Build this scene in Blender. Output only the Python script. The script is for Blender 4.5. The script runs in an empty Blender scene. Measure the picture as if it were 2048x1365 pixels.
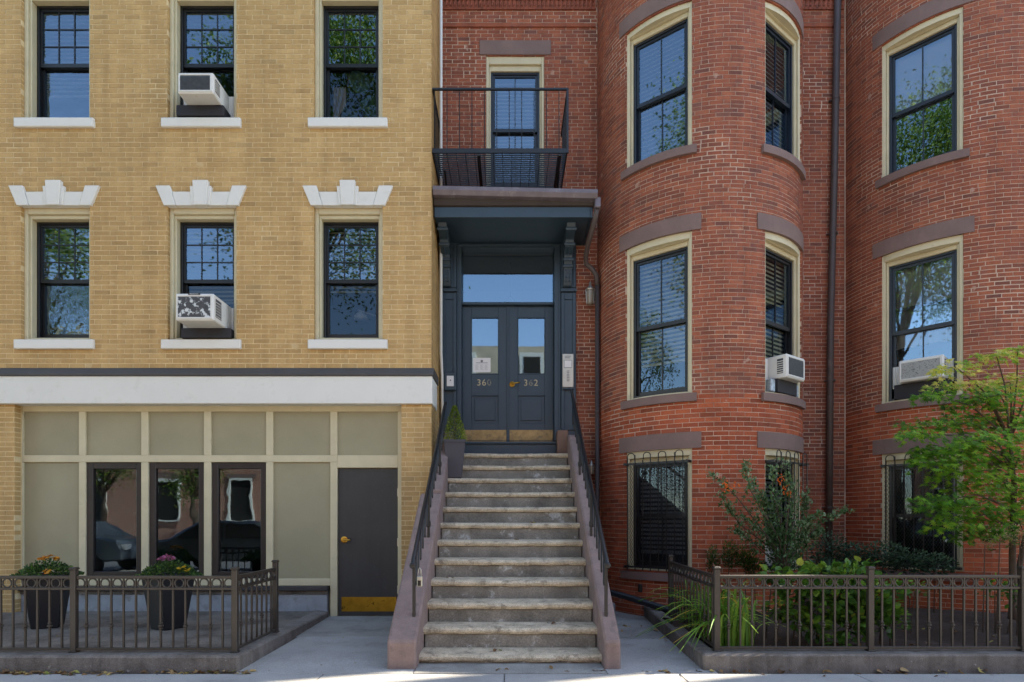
import bpy, bmesh, math, random
from mathutils import Matrix, Vector
R = math.radians
rng = random.Random(7)
SC = bpy.context.scene
COL = SC.collection

# ------------------------------------------------------------------ camera, sky, sun, exposure
CAMZ, F, VX, VY = 1.32, 1190.0, 1018.0, 1040.0
cam = bpy.data.cameras.new('camera'); cam_o = bpy.data.objects.new('camera', cam); COL.objects.link(cam_o)
cam.sensor_width = 36.0; cam.sensor_fit = 'HORIZONTAL'; cam.lens = F / 2048 * 36
cam.shift_x = (1024 - VX) / 2048; cam.shift_y = (VY - 682.5) / 2048
cam.clip_end = 500
cam_o.location = (0, 0, CAMZ); cam_o.rotation_euler = (R(90), 0, 0)
SC.camera = cam_o
SUN_EL, SUN_AZ = R(52), R(71)          # azimuth from +Y towards +X
world = bpy.data.worlds.new('World'); SC.world = world; world.use_nodes = True
wn = world.node_tree; wn.nodes.clear()
sky = wn.nodes.new('ShaderNodeTexSky'); sky.sky_type = 'NISHITA'; sky.sun_disc = False
sky.sun_elevation = SUN_EL; sky.sun_rotation = SUN_AZ; sky.air_density = 1.0; sky.dust_density = 0.4; sky.ozone_density = 1.6
bgn = wn.nodes.new('ShaderNodeBackground'); bgn.inputs[1].default_value = 0.14
wo = wn.nodes.new('ShaderNodeOutputWorld')
wn.links.new(sky.outputs[0], bgn.inputs[0]); wn.links.new(bgn.outputs[0], wo.inputs[0])
sl = bpy.data.lights.new('sun', 'SUN'); sl.energy = 5.0; sl.angle = R(0.5); sl.color = (1.0, 0.94, 0.84)
so = bpy.data.objects.new('sun', sl); COL.objects.link(so)
sdir = Vector((math.sin(SUN_AZ) * math.cos(SUN_EL), math.cos(SUN_AZ) * math.cos(SUN_EL), math.sin(SUN_EL)))
so.rotation_euler = sdir.to_track_quat('Z', 'Y').to_euler(); so.location = (20, 8, 30)
SC.view_settings.view_transform = 'Standard'; SC.view_settings.look = 'None'
SC.view_settings.exposure = 1.98; SC.view_settings.gamma = 1.0
SC.view_settings.use_curve_mapping = False
try:
    SC.view_settings.use_white_balance = True
    SC.view_settings.white_balance_temperature = 7500
    SC.view_settings.white_balance_tint = 10
except Exception: pass
SC.render.engine = 'CYCLES'
SC.cycles.use_denoising = True
SC.cycles.max_bounces = 8; SC.cycles.diffuse_bounces = 4; SC.cycles.glossy_bounces = 4; SC.cycles.transparent_max_bounces = 12
SC.cycles.caustics_reflective = False; SC.cycles.caustics_refractive = False
SC.cycles.sample_clamp_indirect = 6

# ------------------------------------------------------------------ helpers
def PX(px, D): return (px - VX) * D / F
def PZ(py, D): return CAMZ + (VY - py) * D / F
def lin(c):
    return tuple((v / 12.92 if v <= .04045 else ((v + .055) / 1.055) ** 2.4) for v in c)
def hexc(h):
    return lin(tuple(int(h[i:i + 2], 16) / 255 for i in (0, 2, 4))) + (1.0,)

class MB:
    def __init__(s): s.v = []; s.f = []; s.t = []; s.tint = .5
    def face(s, pts, tint=None):
        n = len(s.v); s.v.extend([tuple(p) for p in pts]); s.f.append(tuple(range(n, n + len(pts)))); s.t.append(s.tint if tint is None else tint)
    def hexa(s, c, tint=None, back=True):     # c: 8 corners, 0-3 front ring (ccw seen from front), 4-7 back ring
        n = len(s.v); s.v.extend([tuple(p) for p in c])
        fs = [(0, 1, 2, 3), (4, 0, 3, 7), (1, 5, 6, 2), (3, 2, 6, 7), (4, 5, 1, 0)]
        if back: fs.append((5, 4, 7, 6))
        for f in fs: s.f.append(tuple(n + i for i in f)); s.t.append(s.tint if tint is None else tint)
    def box(s, x0, x1, y0, y1, z0, z1, tint=None):
        s.hexa([(x0, y0, z0), (x1, y0, z0), (x1, y0, z1), (x0, y0, z1), (x0, y1, z0), (x1, y1, z0), (x1, y1, z1), (x0, y1, z1)], tint)
        return s
    def prism_y(s, poly, y0, y1):            # poly of (x,z), ccw seen from -Y
        n = len(poly); b = len(s.v)
        s.v.extend([(x, y0, z) for x, z in poly]); s.v.extend([(x, y1, z) for x, z in poly])
        s.f.append(tuple(b + i for i in range(n))); s.t.append(s.tint)
        s.f.append(tuple(b + n + i for i in reversed(range(n)))); s.t.append(s.tint)
        for i in range(n):
            j = (i + 1) % n; s.f.append((b + j, b + i, b + n + i, b + n + j)); s.t.append(s.tint)
        return s
    def prism_x(s, poly, x0, x1):            # poly of (y,z)
        n = len(poly); b = len(s.v)
        s.v.extend([(x0, y, z) for y, z in poly]); s.v.extend([(x1, y, z) for y, z in poly])
        s.f.append(tuple(b + i for i in reversed(range(n)))); s.t.append(s.tint)
        s.f.append(tuple(b + n + i for i in range(n))); s.t.append(s.tint)
        for i in range(n):
            j = (i + 1) % n; s.f.append((b + i, b + j, b + n + j, b + n + i)); s.t.append(s.tint)
        return s
    def tube(s, pts, r, n=6, closed=False, cap=True):
        pts = [Vector(p) for p in pts]; m = len(pts); b = len(s.v)
        rs = r if isinstance(r, (list, tuple)) else [r] * m
        prev = None
        for i in range(m):
            if closed: t = pts[(i + 1) % m] - pts[i - 1]
            else: t = pts[min(i + 1, m - 1)] - pts[max(i - 1, 0)]
            if t.length < 1e-9: t = Vector((0, 0, 1))
            t.normalize()
            if prev is None:
                a = Vector((0, 0, 1)) if abs(t.z) < .9 else Vector((0, 1, 0))
                u = t.cross(a).normalized()
            else:
                u = (prev - t * prev.dot(t))
                u = u.normalized() if u.length > 1e-6 else t.orthogonal().normalized()
            prev = u; w = t.cross(u)
            for k in range(n):
                a = 2 * math.pi * (k + .5) / n
                s.v.append(tuple(pts[i] + (u * math.cos(a) + w * math.sin(a)) * rs[i]))
        mm = m if closed else m - 1
        for i in range(mm):
            j = (i + 1) % m
            for k in range(n):
                l = (k + 1) % n
                s.f.append((b + i * n + k, b + i * n + l, b + j * n + l, b + j * n + k)); s.t.append(s.tint)
        if cap and not closed:
            s.f.append(tuple(b + k for k in reversed(range(n)))); s.t.append(s.tint)
            s.f.append(tuple(b + (m - 1) * n + k for k in range(n))); s.t.append(s.tint)
        return s
    def lathe(s, prof, c, n=12):             # prof of (r,z) from bottom to top
        b = len(s.v)
        for r, z in prof:
            for k in range(n):
                a = 2 * math.pi * k / n; s.v.append((c[0] + r * math.cos(a), c[1] + r * math.sin(a), c[2] + z))
        for i in range(len(prof) - 1):
            for k in range(n):
                l = (k + 1) % n; s.f.append((b + i * n + k, b + i * n + l, b + (i + 1) * n + l, b + (i + 1) * n + k)); s.t.append(s.tint)
        s.f.append(tuple(b + k for k in reversed(range(n)))); s.t.append(s.tint)
        m = len(prof) - 1; s.f.append(tuple(b + m * n + k for k in range(n))); s.t.append(s.tint)
        return s
    def arc(s, cx, cy, r0, r1, a0, a1, z0, z1, n=10):  # r1 outer, a from the front direction (-Y), + to +X
        P = lambda r, a, z: (cx + r * math.sin(a), cy - r * math.cos(a), z)
        for i in range(n):
            a = a0 + (a1 - a0) * i / n; c = a0 + (a1 - a0) * (i + 1) / n
            s.face([P(r1, a, z0), P(r1, c, z0), P(r1, c, z1), P(r1, a, z1)])
            s.face([P(r1, a, z1), P(r1, c, z1), P(r0, c, z1), P(r0, a, z1)])
            s.face([P(r0, a, z0), P(r0, c, z0), P(r1, c, z0), P(r1, a, z0)])
            s.face([P(r0, c, z0), P(r0, a, z0), P(r0, a, z1), P(r0, c, z1)])
        s.face([P(r0, a0, z0), P(r1, a0, z0), P(r1, a0, z1), P(r0, a0, z1)])
        s.face([P(r1, a1, z0), P(r0, a1, z0), P(r0, a1, z1), P(r1, a1, z1)])
        return s
    def mesh(s, name, bevel=0, smooth=False, weld=False):
        me = bpy.data.meshes.new(name); me.from_pydata(s.v, [], s.f)
        a = me.attributes.new('tint', 'FLOAT', 'FACE'); a.data.foreach_set('value', s.t)
        if bevel or weld:
            bm = bmesh.new(); bm.from_mesh(me)
            if weld: bmesh.ops.remove_doubles(bm, verts=bm.verts, dist=1e-5)
            if bevel: bmesh.ops.bevel(bm, geom=[e for e in bm.edges if len(e.link_faces) == 2 and e.calc_face_angle(0) > .3], offset=bevel, segments=1, affect='EDGES', clamp_overlap=True)
            bm.to_mesh(me); bm.free()
        if smooth: me.polygons.foreach_set('use_smooth', [True] * len(me.polygons))
        me.update(); return me
def Box(x0, x1, y0, y1, z0, z1): return MB().box(x0, x1, y0, y1, z0, z1)

WM = {}
def _link(o, parent, M):
    COL.objects.link(o); M = M or Matrix.Identity(4)
    if parent is not None:
        o.parent = parent; o.matrix_basis = WM[parent.name].inverted() @ M
    else: o.matrix_basis = M
    WM[o.name] = M.copy(); return o
def tag(o, label=None, cat=None, group=None, kind=None):
    if label: o['label'] = label
    if cat: o['category'] = cat
    if group: o['group'] = group
    if kind: o['kind'] = kind
    return o
def thing(name, label, cat, loc=(0, 0, 0), group=None, rz=0):
    o = bpy.data.objects.new(name, None); o.empty_display_size = .1
    M = Matrix.Translation(loc) @ Matrix.Rotation(rz, 4, 'Z')
    return tag(_link(o, None, M), label, cat, group)
def part(name, mb, mat, parent, M=None, bevel=0, smooth=False, label=None, kind=None, weld=False):
    me = mb.mesh(name, bevel, smooth, weld) if isinstance(mb, MB) else mb
    if not me.materials: me.materials.append(mat)
    o = bpy.data.objects.new(name, me)
    if parent is not None and M is None: M = Matrix.Identity(4)
    return tag(_link(o, parent, M), label=label, kind=kind)
def struct(name, mb, mat, bevel=0): return tag(part(name, mb, mat, None, bevel=bevel), kind='structure')
T = Matrix.Translation
def Rz(a): return Matrix.Rotation(a, 4, 'Z')

# ------------------------------------------------------------------ materials
def nodes(name):
    m = bpy.data.materials.new(name); m.use_nodes = True; nt = m.node_tree; nt.nodes.clear()
    out = nt.nodes.new('ShaderNodeOutputMaterial'); b = nt.nodes.new('ShaderNodeBsdfPrincipled')
    nt.links.new(b.outputs[0], out.inputs[0]); return m, nt, b, out
def noise(nt, scale, detail=4, rough=.6, vec=None, stretch=None):
    n = nt.nodes.new('ShaderNodeTexNoise'); n.inputs['Scale'].default_value = scale; n.inputs['Detail'].default_value = detail; n.inputs['Roughness'].default_value = rough
    tc = nt.nodes.new('ShaderNodeTexCoord')
    if stretch:
        mp = nt.nodes.new('ShaderNodeMapping'); mp.inputs['Scale'].default_value = stretch
        nt.links.new(tc.outputs['Object'], mp.inputs[0]); nt.links.new(mp.outputs[0], n.inputs[0])
    else: nt.links.new(tc.outputs['Object'], n.inputs[0])
    return n
def ramp(nt, src, stops, interp='LINEAR'):
    r = nt.nodes.new('ShaderNodeValToRGB'); r.color_ramp.interpolation = interp
    e = r.color_ramp.elements
    while len(e) < len(stops): e.new(.5)
    for i, (p, c) in enumerate(stops): e[i].position = p; e[i].color = c if len(c) == 4 else tuple(c) + (1,)
    nt.links.new(src, r.inputs[0]); return r
def mixc(nt, a, b, fac, mode='MIX'):
    m = nt.nodes.new('ShaderNodeMix'); m.data_type = 'RGBA'; m.blend_type = mode
    for s, v in ((m.inputs['Factor'], fac), (m.inputs['A'], a), (m.inputs['B'], b)):
        if hasattr(v, 'is_linked'): nt.links.new(v, s)
        else: s.default_value = v
    return m.outputs['Result']
def bump(nt, b, h, strength, dist=.01):
    n = nt.nodes.new('ShaderNodeBump'); n.inputs['Strength'].default_value = strength; n.inputs['Distance'].default_value = dist
    nt.links.new(h, n.inputs['Height']); nt.links.new(n.outputs[0], b.inputs['Normal']); return n
def pmat(name, col, rough=.6, var=.18, vs=6, dark=None, bs=120, bst=.15, metal=0, spec=.4, stain=None, sscale=3, sthr=(.5, .7), grain=0, speck=None, drip=0):
    """Plain surface: base colour with two octaves of soft variation, optional stains and fine relief."""
    m, nt, b, _ = nodes(name); c = hexc(col) if isinstance(col, str) else col
    n1 = noise(nt, vs, 5)
    lo = tuple(v * (1 - var) for v in c[:3]) + (1,); hi = tuple(min(1, v * (1 + var)) for v in c[:3]) + (1,)
    o = ramp(nt, n1.outputs[0], [(.3, lo), (.7, hi)]).outputs[0]
    if stain:
        n2 = noise(nt, sscale, 8, .7); sc = hexc(stain)
        f = ramp(nt, n2.outputs[0], [(sthr[0], (0, 0, 0, 1)), (sthr[1], (1, 1, 1, 1))]).outputs[0]
        o = mixc(nt, o, sc, f)
    if speck:
        n4 = noise(nt, speck[1], 3, .5); o = mixc(nt, o, hexc(speck[0]), ramp(nt, n4.outputs[0], [(speck[2], (0, 0, 0, 1)), (speck[2] + .04, (.8, .8, .8, 1))]).outputs[0])
    if drip:
        n5 = noise(nt, 1.0, 6, .65, stretch=(14, 14, .7)); o = mixc(nt, o, ramp(nt, n5.outputs[0], [(.34, (1 - drip,) * 3 + (1,)), (.55, (1, 1, 1, 1))]).outputs[0], 1.0, 'MULTIPLY')
    n3 = noise(nt, bs, 3)
    if grain:
        g = ramp(nt, n3.outputs[0], [(.35, (1 - grain,) * 3 + (1,)), (.65, (1 + grain,) * 3 + (1,))]).outputs[0]
        o = mixc(nt, o, g, 1.0, 'MULTIPLY')
    nt.links.new(o, b.inputs['Base Color'])
    b.inputs['Roughness'].default_value = rough; b.inputs['Metallic'].default_value = metal; b.inputs['Specular IOR Level'].default_value = spec
    if bst: bump(nt, b, n3.outputs[0], bst, .004)
    return m
def brickmat(name, stops, rough=.85, grime='3a2f2a', gthr=(.58, .85), gscale=1.2, streak=False, blotch='6e4a45', salt='b59a8a'):
    m, nt, b, _ = nodes(name)
    at = nt.nodes.new('ShaderNodeAttribute'); at.attribute_name = 'tint'
    o = ramp(nt, at.outputs['Fac'], [(p, hexc(c)) for p, c in stops]).outputs[0]
    fine = noise(nt, 70, 5, .7, stretch=(1, 1, 1) if not streak else (4, 4, .6))
    o = mixc(nt, o, ramp(nt, fine.outputs[0], [(.3, (.74, .74, .74, 1)), (.7, (1.2, 1.2, 1.2, 1))]).outputs[0], 1.0, 'MULTIPLY')
    blot = noise(nt, 11, 4, .6)
    o = mixc(nt, o, hexc(blotch), ramp(nt, blot.outputs[0], [(.48, (0, 0, 0, 1)), (.72, (.6, .6, .6, 1))]).outputs[0])
    drip = noise(nt, 1.0, 6, .6, stretch=(7, 7, .45))
    o = mixc(nt, o, ramp(nt, drip.outputs[0], [(.3, (.80, .79, .78, 1)), (.62, (1.05, 1.05, 1.05, 1))]).outputs[0], 1.0, 'MULTIPLY')
    big = noise(nt, gscale, 6, .65)
    f = ramp(nt, big.outputs[0], [(gthr[0], (0, 0, 0, 1)), (gthr[1], (.55, .55, .55, 1))]).outputs[0]
    o = mixc(nt, o, hexc(grime), f)
    nt.links.new(o, b.inputs['Base Color']); b.inputs['Roughness'].default_value = rough; b.inputs['Specular IOR Level'].default_value = .25
    sp = noise(nt, 7, 2, .4); o = mixc(nt, o, hexc(salt), ramp(nt, sp.outputs[0], [(.735, (0, 0, 0, 1)), (.77, (.55, .55, .55, 1))]).outputs[0]); nt.links.new(o, b.inputs['Base Color'])
    bump(nt, b, fine.outputs[0], .35, .004); return m
def glassmat(name, ior=1.75, tint=(.86, .9, .9), wob=.012, ws=1.7):
    m, nt, b, out = nodes(name); nt.nodes.remove(b)
    g = nt.nodes.new('ShaderNodeBsdfGlossy'); g.inputs['Roughness'].default_value = .018; g.inputs['Color'].default_value = (.58, .80, 1, 1)
    t = nt.nodes.new('ShaderNodeBsdfTransparent'); t.inputs[0].default_value = tint + (1,)
    fr = nt.nodes.new('ShaderNodeFresnel'); fr.inputs[0].default_value = ior
    mx = nt.nodes.new('ShaderNodeMixShader'); nt.links.new(fr.outputs[0], mx.inputs[0]); nt.links.new(t.outputs[0], mx.inputs[1]); nt.links.new(g.outputs[0], mx.inputs[2])
    n = noise(nt, ws, 2, .4); bp = nt.nodes.new('ShaderNodeBump'); bp.inputs['Strength'].default_value = 1; bp.inputs['Distance'].default_value = wob
    nt.links.new(n.outputs[0], bp.inputs['Height']); nt.links.new(bp.outputs[0], g.inputs['Normal'])
    nt.links.new(mx.outputs[0], out.inputs[0]); return m
def leafmat(name, stops, rough=.5, trans=.35):
    m, nt, b, out = nodes(name)
    at = nt.nodes.new('ShaderNodeAttribute'); at.attribute_name = 'tint'
    r = ramp(nt, at.outputs['Fac'], [(p, hexc(c)) for p, c in stops])
    nt.links.new(r.outputs[0], b.inputs['Base Color']); b.inputs['Roughness'].default_value = rough; b.inputs['Specular IOR Level'].default_value = .35
    tr = nt.nodes.new('ShaderNodeBsdfTranslucent'); nt.links.new(r.outputs[0], tr.inputs[0])
    mx = nt.nodes.new('ShaderNodeMixShader'); mx.inputs[0].default_value = trans
    nt.links.new(b.outputs[0], mx.inputs[1]); nt.links.new(tr.outputs[0], mx.inputs[2]); nt.links.new(mx.outputs[0], out.inputs[0]); return m

m_ybrick = brickmat('yellow_brick', [(0, 'ab8b5e'), (.05, 'b79565'), (.6, 'bf9c69'), (.96, 'c6a471'), (1, 'a88c62')], salt='c8b088', blotch='b08f5d', grime='987d52', gthr=(.5, .85), streak=True)
m_ymortar = pmat('yellow_mortar', 'd3bd93', .95, .15, 9, bs=200, bst=.4)
m_rbrick = brickmat('red_brick', [(0, '72473c'), (.05, '7d4b3b'), (.2, '8c4f3c'), (.65, '985740'), (.95, 'a26046'), (1, '774e43')], gthr=(.56, .88), grime='5e352c')
m_rbrick2 = brickmat('orange_red_brick', [(0, '82442f'), (.2, '994c32'), (.5, 'a95639'), (.85, 'b25f3f'), (1, '8c4c38')], gthr=(.6, .9), grime='744030', blotch='8d5040')
m_rmortar = pmat('red_mortar', 'c6af9c', .95, .15, 5, bs=200, bst=.3, stain='947767', sthr=(.42, .72), sscale=1.4)
m_stone = pmat('brownstone_paint', '76605a', .75, .12, 3, bs=160, bst=.3, stain='6a5852', sthr=(.5, .75), sscale=2.5, grain=.06)
m_white = pmat('white_paint', 'd6d5ce', .7, .03, 3, bs=140, bst=.25, stain='c2c0b6', sthr=(.55, .85), sscale=6)
m_cream = pmat('cream_paint', 'c4ba9b', .55, .07, 4, bs=60, bst=.12, stain='a59c7c', sthr=(.6, .8), sscale=9)
m_panel = pmat('olive_tan_panel', '979075', .6, .08, 1.6, bs=90, bst=.15, grain=.06)
m_black = pmat('black_window_frame', '0e0e10', .38, .15, 5, bs=90, bst=.05, spec=.5)
m_blueframe = pmat('dark_blue_frame', '121a25', .38, .12, 5, bs=90, bst=.05, spec=.5)
m_dark = pmat('charcoal_flashing', '45423f', .6, .12, 4, bs=60, bst=.15)
m_doorblue = pmat('slate_blue_paint', '2a3c48', .45, .09, 5, bs=70, bst=.1, spec=.5, stain='27313a', sthr=(.6, .8), sscale=6)
m_doorgrey = pmat('charcoal_door_paint', '3b3a39', .55, .1, 3, bs=160, bst=.12, speck=('4a4947', 30, .68), drip=.1)
m_brass = pmat('brass', 'c59a45', .3, .2, 14, metal=1, bs=50, bst=.05, stain='7c5f2a', sthr=(.5, .7), sscale=12)
m_kick = pmat('worn_brass_plate', 'a9862f', .38, .25, 10, metal=.85, bs=60, bst=.08, stain='4a3c1c', sthr=(.56, .66), sscale=10)
m_kick2 = pmat('scuffed_tan_plate', '9d8257', .5, .25, 9, metal=.4, bs=60, bst=.08, stain='6b5f4a', sthr=(.5, .7), sscale=14)
m_iron = pmat('black_iron', '121214', .42, .2, 20, bs=150, bst=.2, spec=.5)
m_fence = pmat('bronze_fence_metal', '312b26', .42, .12, 12, bs=150, bst=.12, spec=.5, stain='5d5148', sthr=(.6, .75), sscale=20)
m_gutter = pmat('weathered_gutter', '6d6468', .5, .2, 5, metal=.3, bs=60, bst=.15, stain='8a8486', sthr=(.55, .7), sscale=7)
m_pipe = pmat('brown_painted_pipe', '4d4340', .5, .15, 6, bs=60, bst=.12, stain='6e6663', sthr=(.6, .75), sscale=4)
m_gmould = pmat('brown_moulding', '352c27', .6, .15, 5, bs=60, bst=.15)
m_conc = pmat('old_concrete', '8d8b86', .9, .16, 2.0, bs=90, bst=.5, stain='6c6864', sthr=(.5, .75), sscale=2.5, grain=.2, speck=('54504c', 13, .70))
m_walk = pmat('sidewalk_concrete', '9b9a97', .9, .13, 1.6, bs=110, bst=.5, stain='7f7c78', sthr=(.52, .75), sscale=1.8, grain=.2, speck=('4c4946', 16, .72))
m_patio = pmat('dark_patio_concrete', '6d655d', .9, .25, 1.7, bs=60, bst=.6, stain='453d36', sthr=(.46, .66), sscale=2.6, grain=.28, speck=('2f2a26', 18, .68))
m_curb = pmat('curb_concrete', '77706a', .92, .2, 4, bs=110, bst=.7, stain='595149', sthr=(.45, .7), sscale=5, grain=.25, drip=.25, speck=('a5a19a', 22, .7))
m_base = pmat('base_wall_paint', '8f949a', .85, .14, 5, bs=60, bst=.35, stain='74716d', sthr=(.5, .7), sscale=6)
m_tread = pmat('sandy_stone_tread', 'bbac94', .92, .25, 7, bs=85, bst=.9, stain='8a7d6b', sthr=(.52, .64), sscale=9, grain=.26)
m_riser = pmat('grey_stone_riser', '807a70', .92, .4, 3, bs=70, bst=.6, stain='b0b0ab', sthr=(.58, .66), sscale=6, grain=.22)
m_cheek = pmat('mauve_stucco', '826f6a', .85, .14, 4, bs=110, bst=.6, stain='8d7768', sthr=(.5, .8), sscale=2, grain=.1, speck=('74645f', 9, .62), drip=.12)
m_glass = glassmat('window_glass', 2.7, wob=.0012); m_glass5 = glassmat('clear_bay_glass', 2.0, wob=.001); m_glass2 = glassmat('wavy_glass', 2.7, wob=.004, ws=9)
m_glass4 = glassmat('screened_glass', 1.6, (.5, .53, .55), wob=.0015)
m_glass3 = glassmat('storefront_glass', 2.5, (.7, .74, .74), .0012, 2.5)
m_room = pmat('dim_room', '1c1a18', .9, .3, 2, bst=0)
m_blind = pmat('blind_slat', 'b4b8b8', .55, .05, 3, bst=0)
m_blind2 = pmat('cream_blind_slat', 'c8c5a8', .55, .05, 3, bst=0)
m_acw = pmat('white_ac_plastic', 'd2d2cd', .5, .05, 4, bs=80, bst=.08, stain='b7ab94', sthr=(.6, .75), sscale=9)
m_acg = pmat('ac_coil_grey', '43474c', .6, .2, 20, bs=60, bst=.2)
m_acpeel = pmat('ac_coil_peeling', '4b4e52', .6, .2, 20, bs=60, bst=.2, stain='cfd6da', sthr=(.54, .56), sscale=13)
m_wood = pmat('black_support_wood', '26252a', .7, .2, 5, bs=60, bst=.2)
m_pot = pmat('charcoal_planter', '18171a', .6, .08, 5, bs=60, bst=.08)
m_soil = pmat('mulch_soil', '3a2b22', .95, .45, 30, bs=60, bst=1.0, stain='5a4637', sthr=(.55, .7), sscale=40)
m_bark = pmat('bark', '4c3e33', .9, .25, 12, bs=40, bst=.7)
m_paper = pmat('paper', 'd9d8d6', .7, .02, 3, bst=0)
m_ink = pmat('grey_ink', '6f7073', .8, .05, 3, bst=0)
m_steel = pmat('brushed_steel', 'b9b6ab', .35, .08, 8, metal=.7, bs=60, bst=.05)
m_terra = pmat('terracotta', '8a4d3b', .8, .2, 10, bs=50, bst=.4, stain='5d3b30', sthr=(.5, .7), sscale=8)
m_road = pmat('asphalt', '4c4c4e', .9, .15, 2, bs=90, bst=.5, grain=.2)

# ------------------------------------------------------------------ bricks
def lay(u0, u1, z0, z1, holes, ch, bl, j, fmap, out, seed, mod=0, depth=.1, jit=.0009, mid=None, hdr=6):
    """Fill (u,z) with bricks, cut at the holes; fmap(u, d, z) gives the point at depth d behind the face."""
    rg = random.Random(seed); n = int(round((z1 - z0) / ch)); ch = (z1 - z0) / n
    for k in range(n):
        za, zb = z0 + k * ch + j / 2, z0 + (k + 1) * ch - j / 2
        header = hdr and k % hdr == hdr - 1
        u = u0 - rg.random() * .02 - (bl / 2 if k % 2 else 0); q = 0
        while u < u1:
            L = bl if not header else (bl if q % 2 == 0 else bl * .5); q += 1
            L *= rg.uniform(.975, 1.025)
            segs = [(max(u + j / 2, u0), min(u + L - j / 2, u1))]
            for (a, b, c, d) in holes:
                if min(zb, d) - max(za, c) > ch * .35:
                    ns = []
                    for (p, r) in segs:
                        if b <= p or a >= r: ns.append((p, r)); continue
                        if p < a: ns.append((p, a))
                        if r > b: ns.append((b, r))
                    segs = ns
            for (p, r) in segs:
                if r - p < .006: continue
                rp = math.sin(p * 1.9 + seed) * math.sin((za + p * .3) * 2.3 + seed * .7) + .35 * math.sin(p * 5.1 + za * 3.7)
                if seed in (11, 12): rp *= .6
                if rp > .72 and r - p > .06: p, r = p + rg.uniform(0, .007), r - rg.uniform(0, .005)
                o = rg.uniform(-jit, jit); dz = rg.uniform(-.0008, .0008) + .0022 * math.sin(p * 1.7 + za * .9 + seed); t = rg.random()
                if rp > .72: zb_ = zb - rg.uniform(0, .006)
                else: zb_ = zb
                out.append(([fmap(p, o, za + dz), fmap(r, o + rg.uniform(-.0008, .0008), za + dz), fmap(r, o, zb_ + dz), fmap(p, o, zb_ + dz),
                             fmap(p, depth, za + dz), fmap(r, depth, za + dz), fmap(r, depth, zb_ + dz), fmap(p, depth, zb_ + dz)], t, mod))
            u += L
def backing(mb, u0, u1, z0, z1, holes, fmap, du=.2, rec=.004, reveal=.13):
    us = sorted(set([u0, u1] + [x for h in holes for x in h[:2] if u0 < x < u1])); zs = sorted(set([z0, z1] + [x for h in holes for x in h[2:] if z0 < x < z1]))
    uu = []
    for a, b in zip(us, us[1:]):
        n = max(1, int((b - a) / du)); uu += [a + (b - a) * i / n for i in range(n)]
    uu.append(us[-1])
    for a, b in zip(uu, uu[1:]):
        for c, d in zip(zs, zs[1:]):
            um, zm = (a + b) / 2, (c + d) / 2
            if any(h[0] < um < h[1] and h[2] < zm < h[3] for h in holes): continue
            mb.face([fmap(a, rec, c), fmap(b, rec, c), fmap(b, rec, d), fmap(a, rec, d)])
    for (a, b, c, d) in holes:
        e = .003; a, b = a - e, b + e
        mb.face([fmap(a, rec, c), fmap(a, rec, d), fmap(a, reveal, d), fmap(a, reveal, c)])
        mb.face([fmap(b, rec, d), fmap(b, rec, c), fmap(b, reveal, c), fmap(b, reveal, d)])
        mb.face([fmap(a, rec, d), fmap(b, rec, d), fmap(b, reveal, d), fmap(a, reveal, d)])
        mb.face([fmap(b, rec, c), fmap(a, rec, c), fmap(a, reveal, c), fmap(b, reveal, c)])
def emit(bricks, parent, mats, nsingle=300):
    def score(b):
        c = [sum(p[i] for p in b[0][:4]) / 4 for i in range(3)]
        if c[1] < 1: return 0
        px, py = VX + c[0] * F / c[1], VY - (c[2] - CAMZ) * F / c[1]
        if not (10 < px < 2038 and 10 < py < 1355): return 0
        a = (abs(b[0][1][0] - b[0][0][0])) * abs(b[0][2][2] - b[0][1][2]) * (F / c[1]) ** 2
        return a
    sc = sorted(range(len(bricks)), key=lambda i: -score(bricks[i]))
    single = set(sc[:nsingle]); rest = {}
    for i, (c, t, m) in enumerate(bricks):
        if i in single:
            mb = MB(); mb.hexa(c, t); part('brick', mb, mats[m], parent)
        else: rest.setdefault(m, MB()).hexa(c, t, back=False)
    for m, mb in rest.items(): part('brick_courses', mb, mats[m], parent, kind='stuff')

# ------------------------------------------------------------------ windows
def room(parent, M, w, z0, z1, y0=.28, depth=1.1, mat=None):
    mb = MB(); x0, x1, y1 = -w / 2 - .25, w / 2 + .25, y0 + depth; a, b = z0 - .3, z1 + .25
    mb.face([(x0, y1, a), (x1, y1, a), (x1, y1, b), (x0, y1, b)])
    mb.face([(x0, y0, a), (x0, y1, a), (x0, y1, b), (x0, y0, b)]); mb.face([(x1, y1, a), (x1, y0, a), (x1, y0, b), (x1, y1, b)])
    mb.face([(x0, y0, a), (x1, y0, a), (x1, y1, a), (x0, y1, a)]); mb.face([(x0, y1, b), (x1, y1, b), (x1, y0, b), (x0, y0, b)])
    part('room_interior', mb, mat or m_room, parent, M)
def blind(parent, M, w, z0, z1, y=.30, mat=None, pitch=.045, tilt=55, cover=.052):
    pitch, tilt, cover = .058, 72, .034
    mb = MB(); z = z1; t = R(tilt); dy, dz = cover / 2 * math.cos(t), cover / 2 * math.sin(t)
    while z > z0:
        mb.face([(-w / 2, y - dy, z - dz), (w / 2, y - dy, z - dz), (w / 2, y + dy, z + dz), (-w / 2, y + dy, z + dz)])
        z -= pitch
    mb.box(-w / 2, w / 2, y - .025, y + .02, z1, z1 + .05); mb.box(-w / 2, w / 2, y - .015, y + .012, z0 - .02, z0)
    part('blind', mb, mat or m_blind, parent, M)
def frame4(mb, x0, x1, y0, y1, z0, z1, l, r, b, t):
    mb.box(x0, x0 + l, y0, y1, z0, z1); mb.box(x1 - r, x1, y0, y1, z0, z1)
    mb.box(x0 + l, x1 - r, y0 + .001, y1 - .001, z0, z0 + b); mb.box(x0 + l, x1 - r, y0 + .001, y1 - .001, z1 - t, z1); return mb
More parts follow.
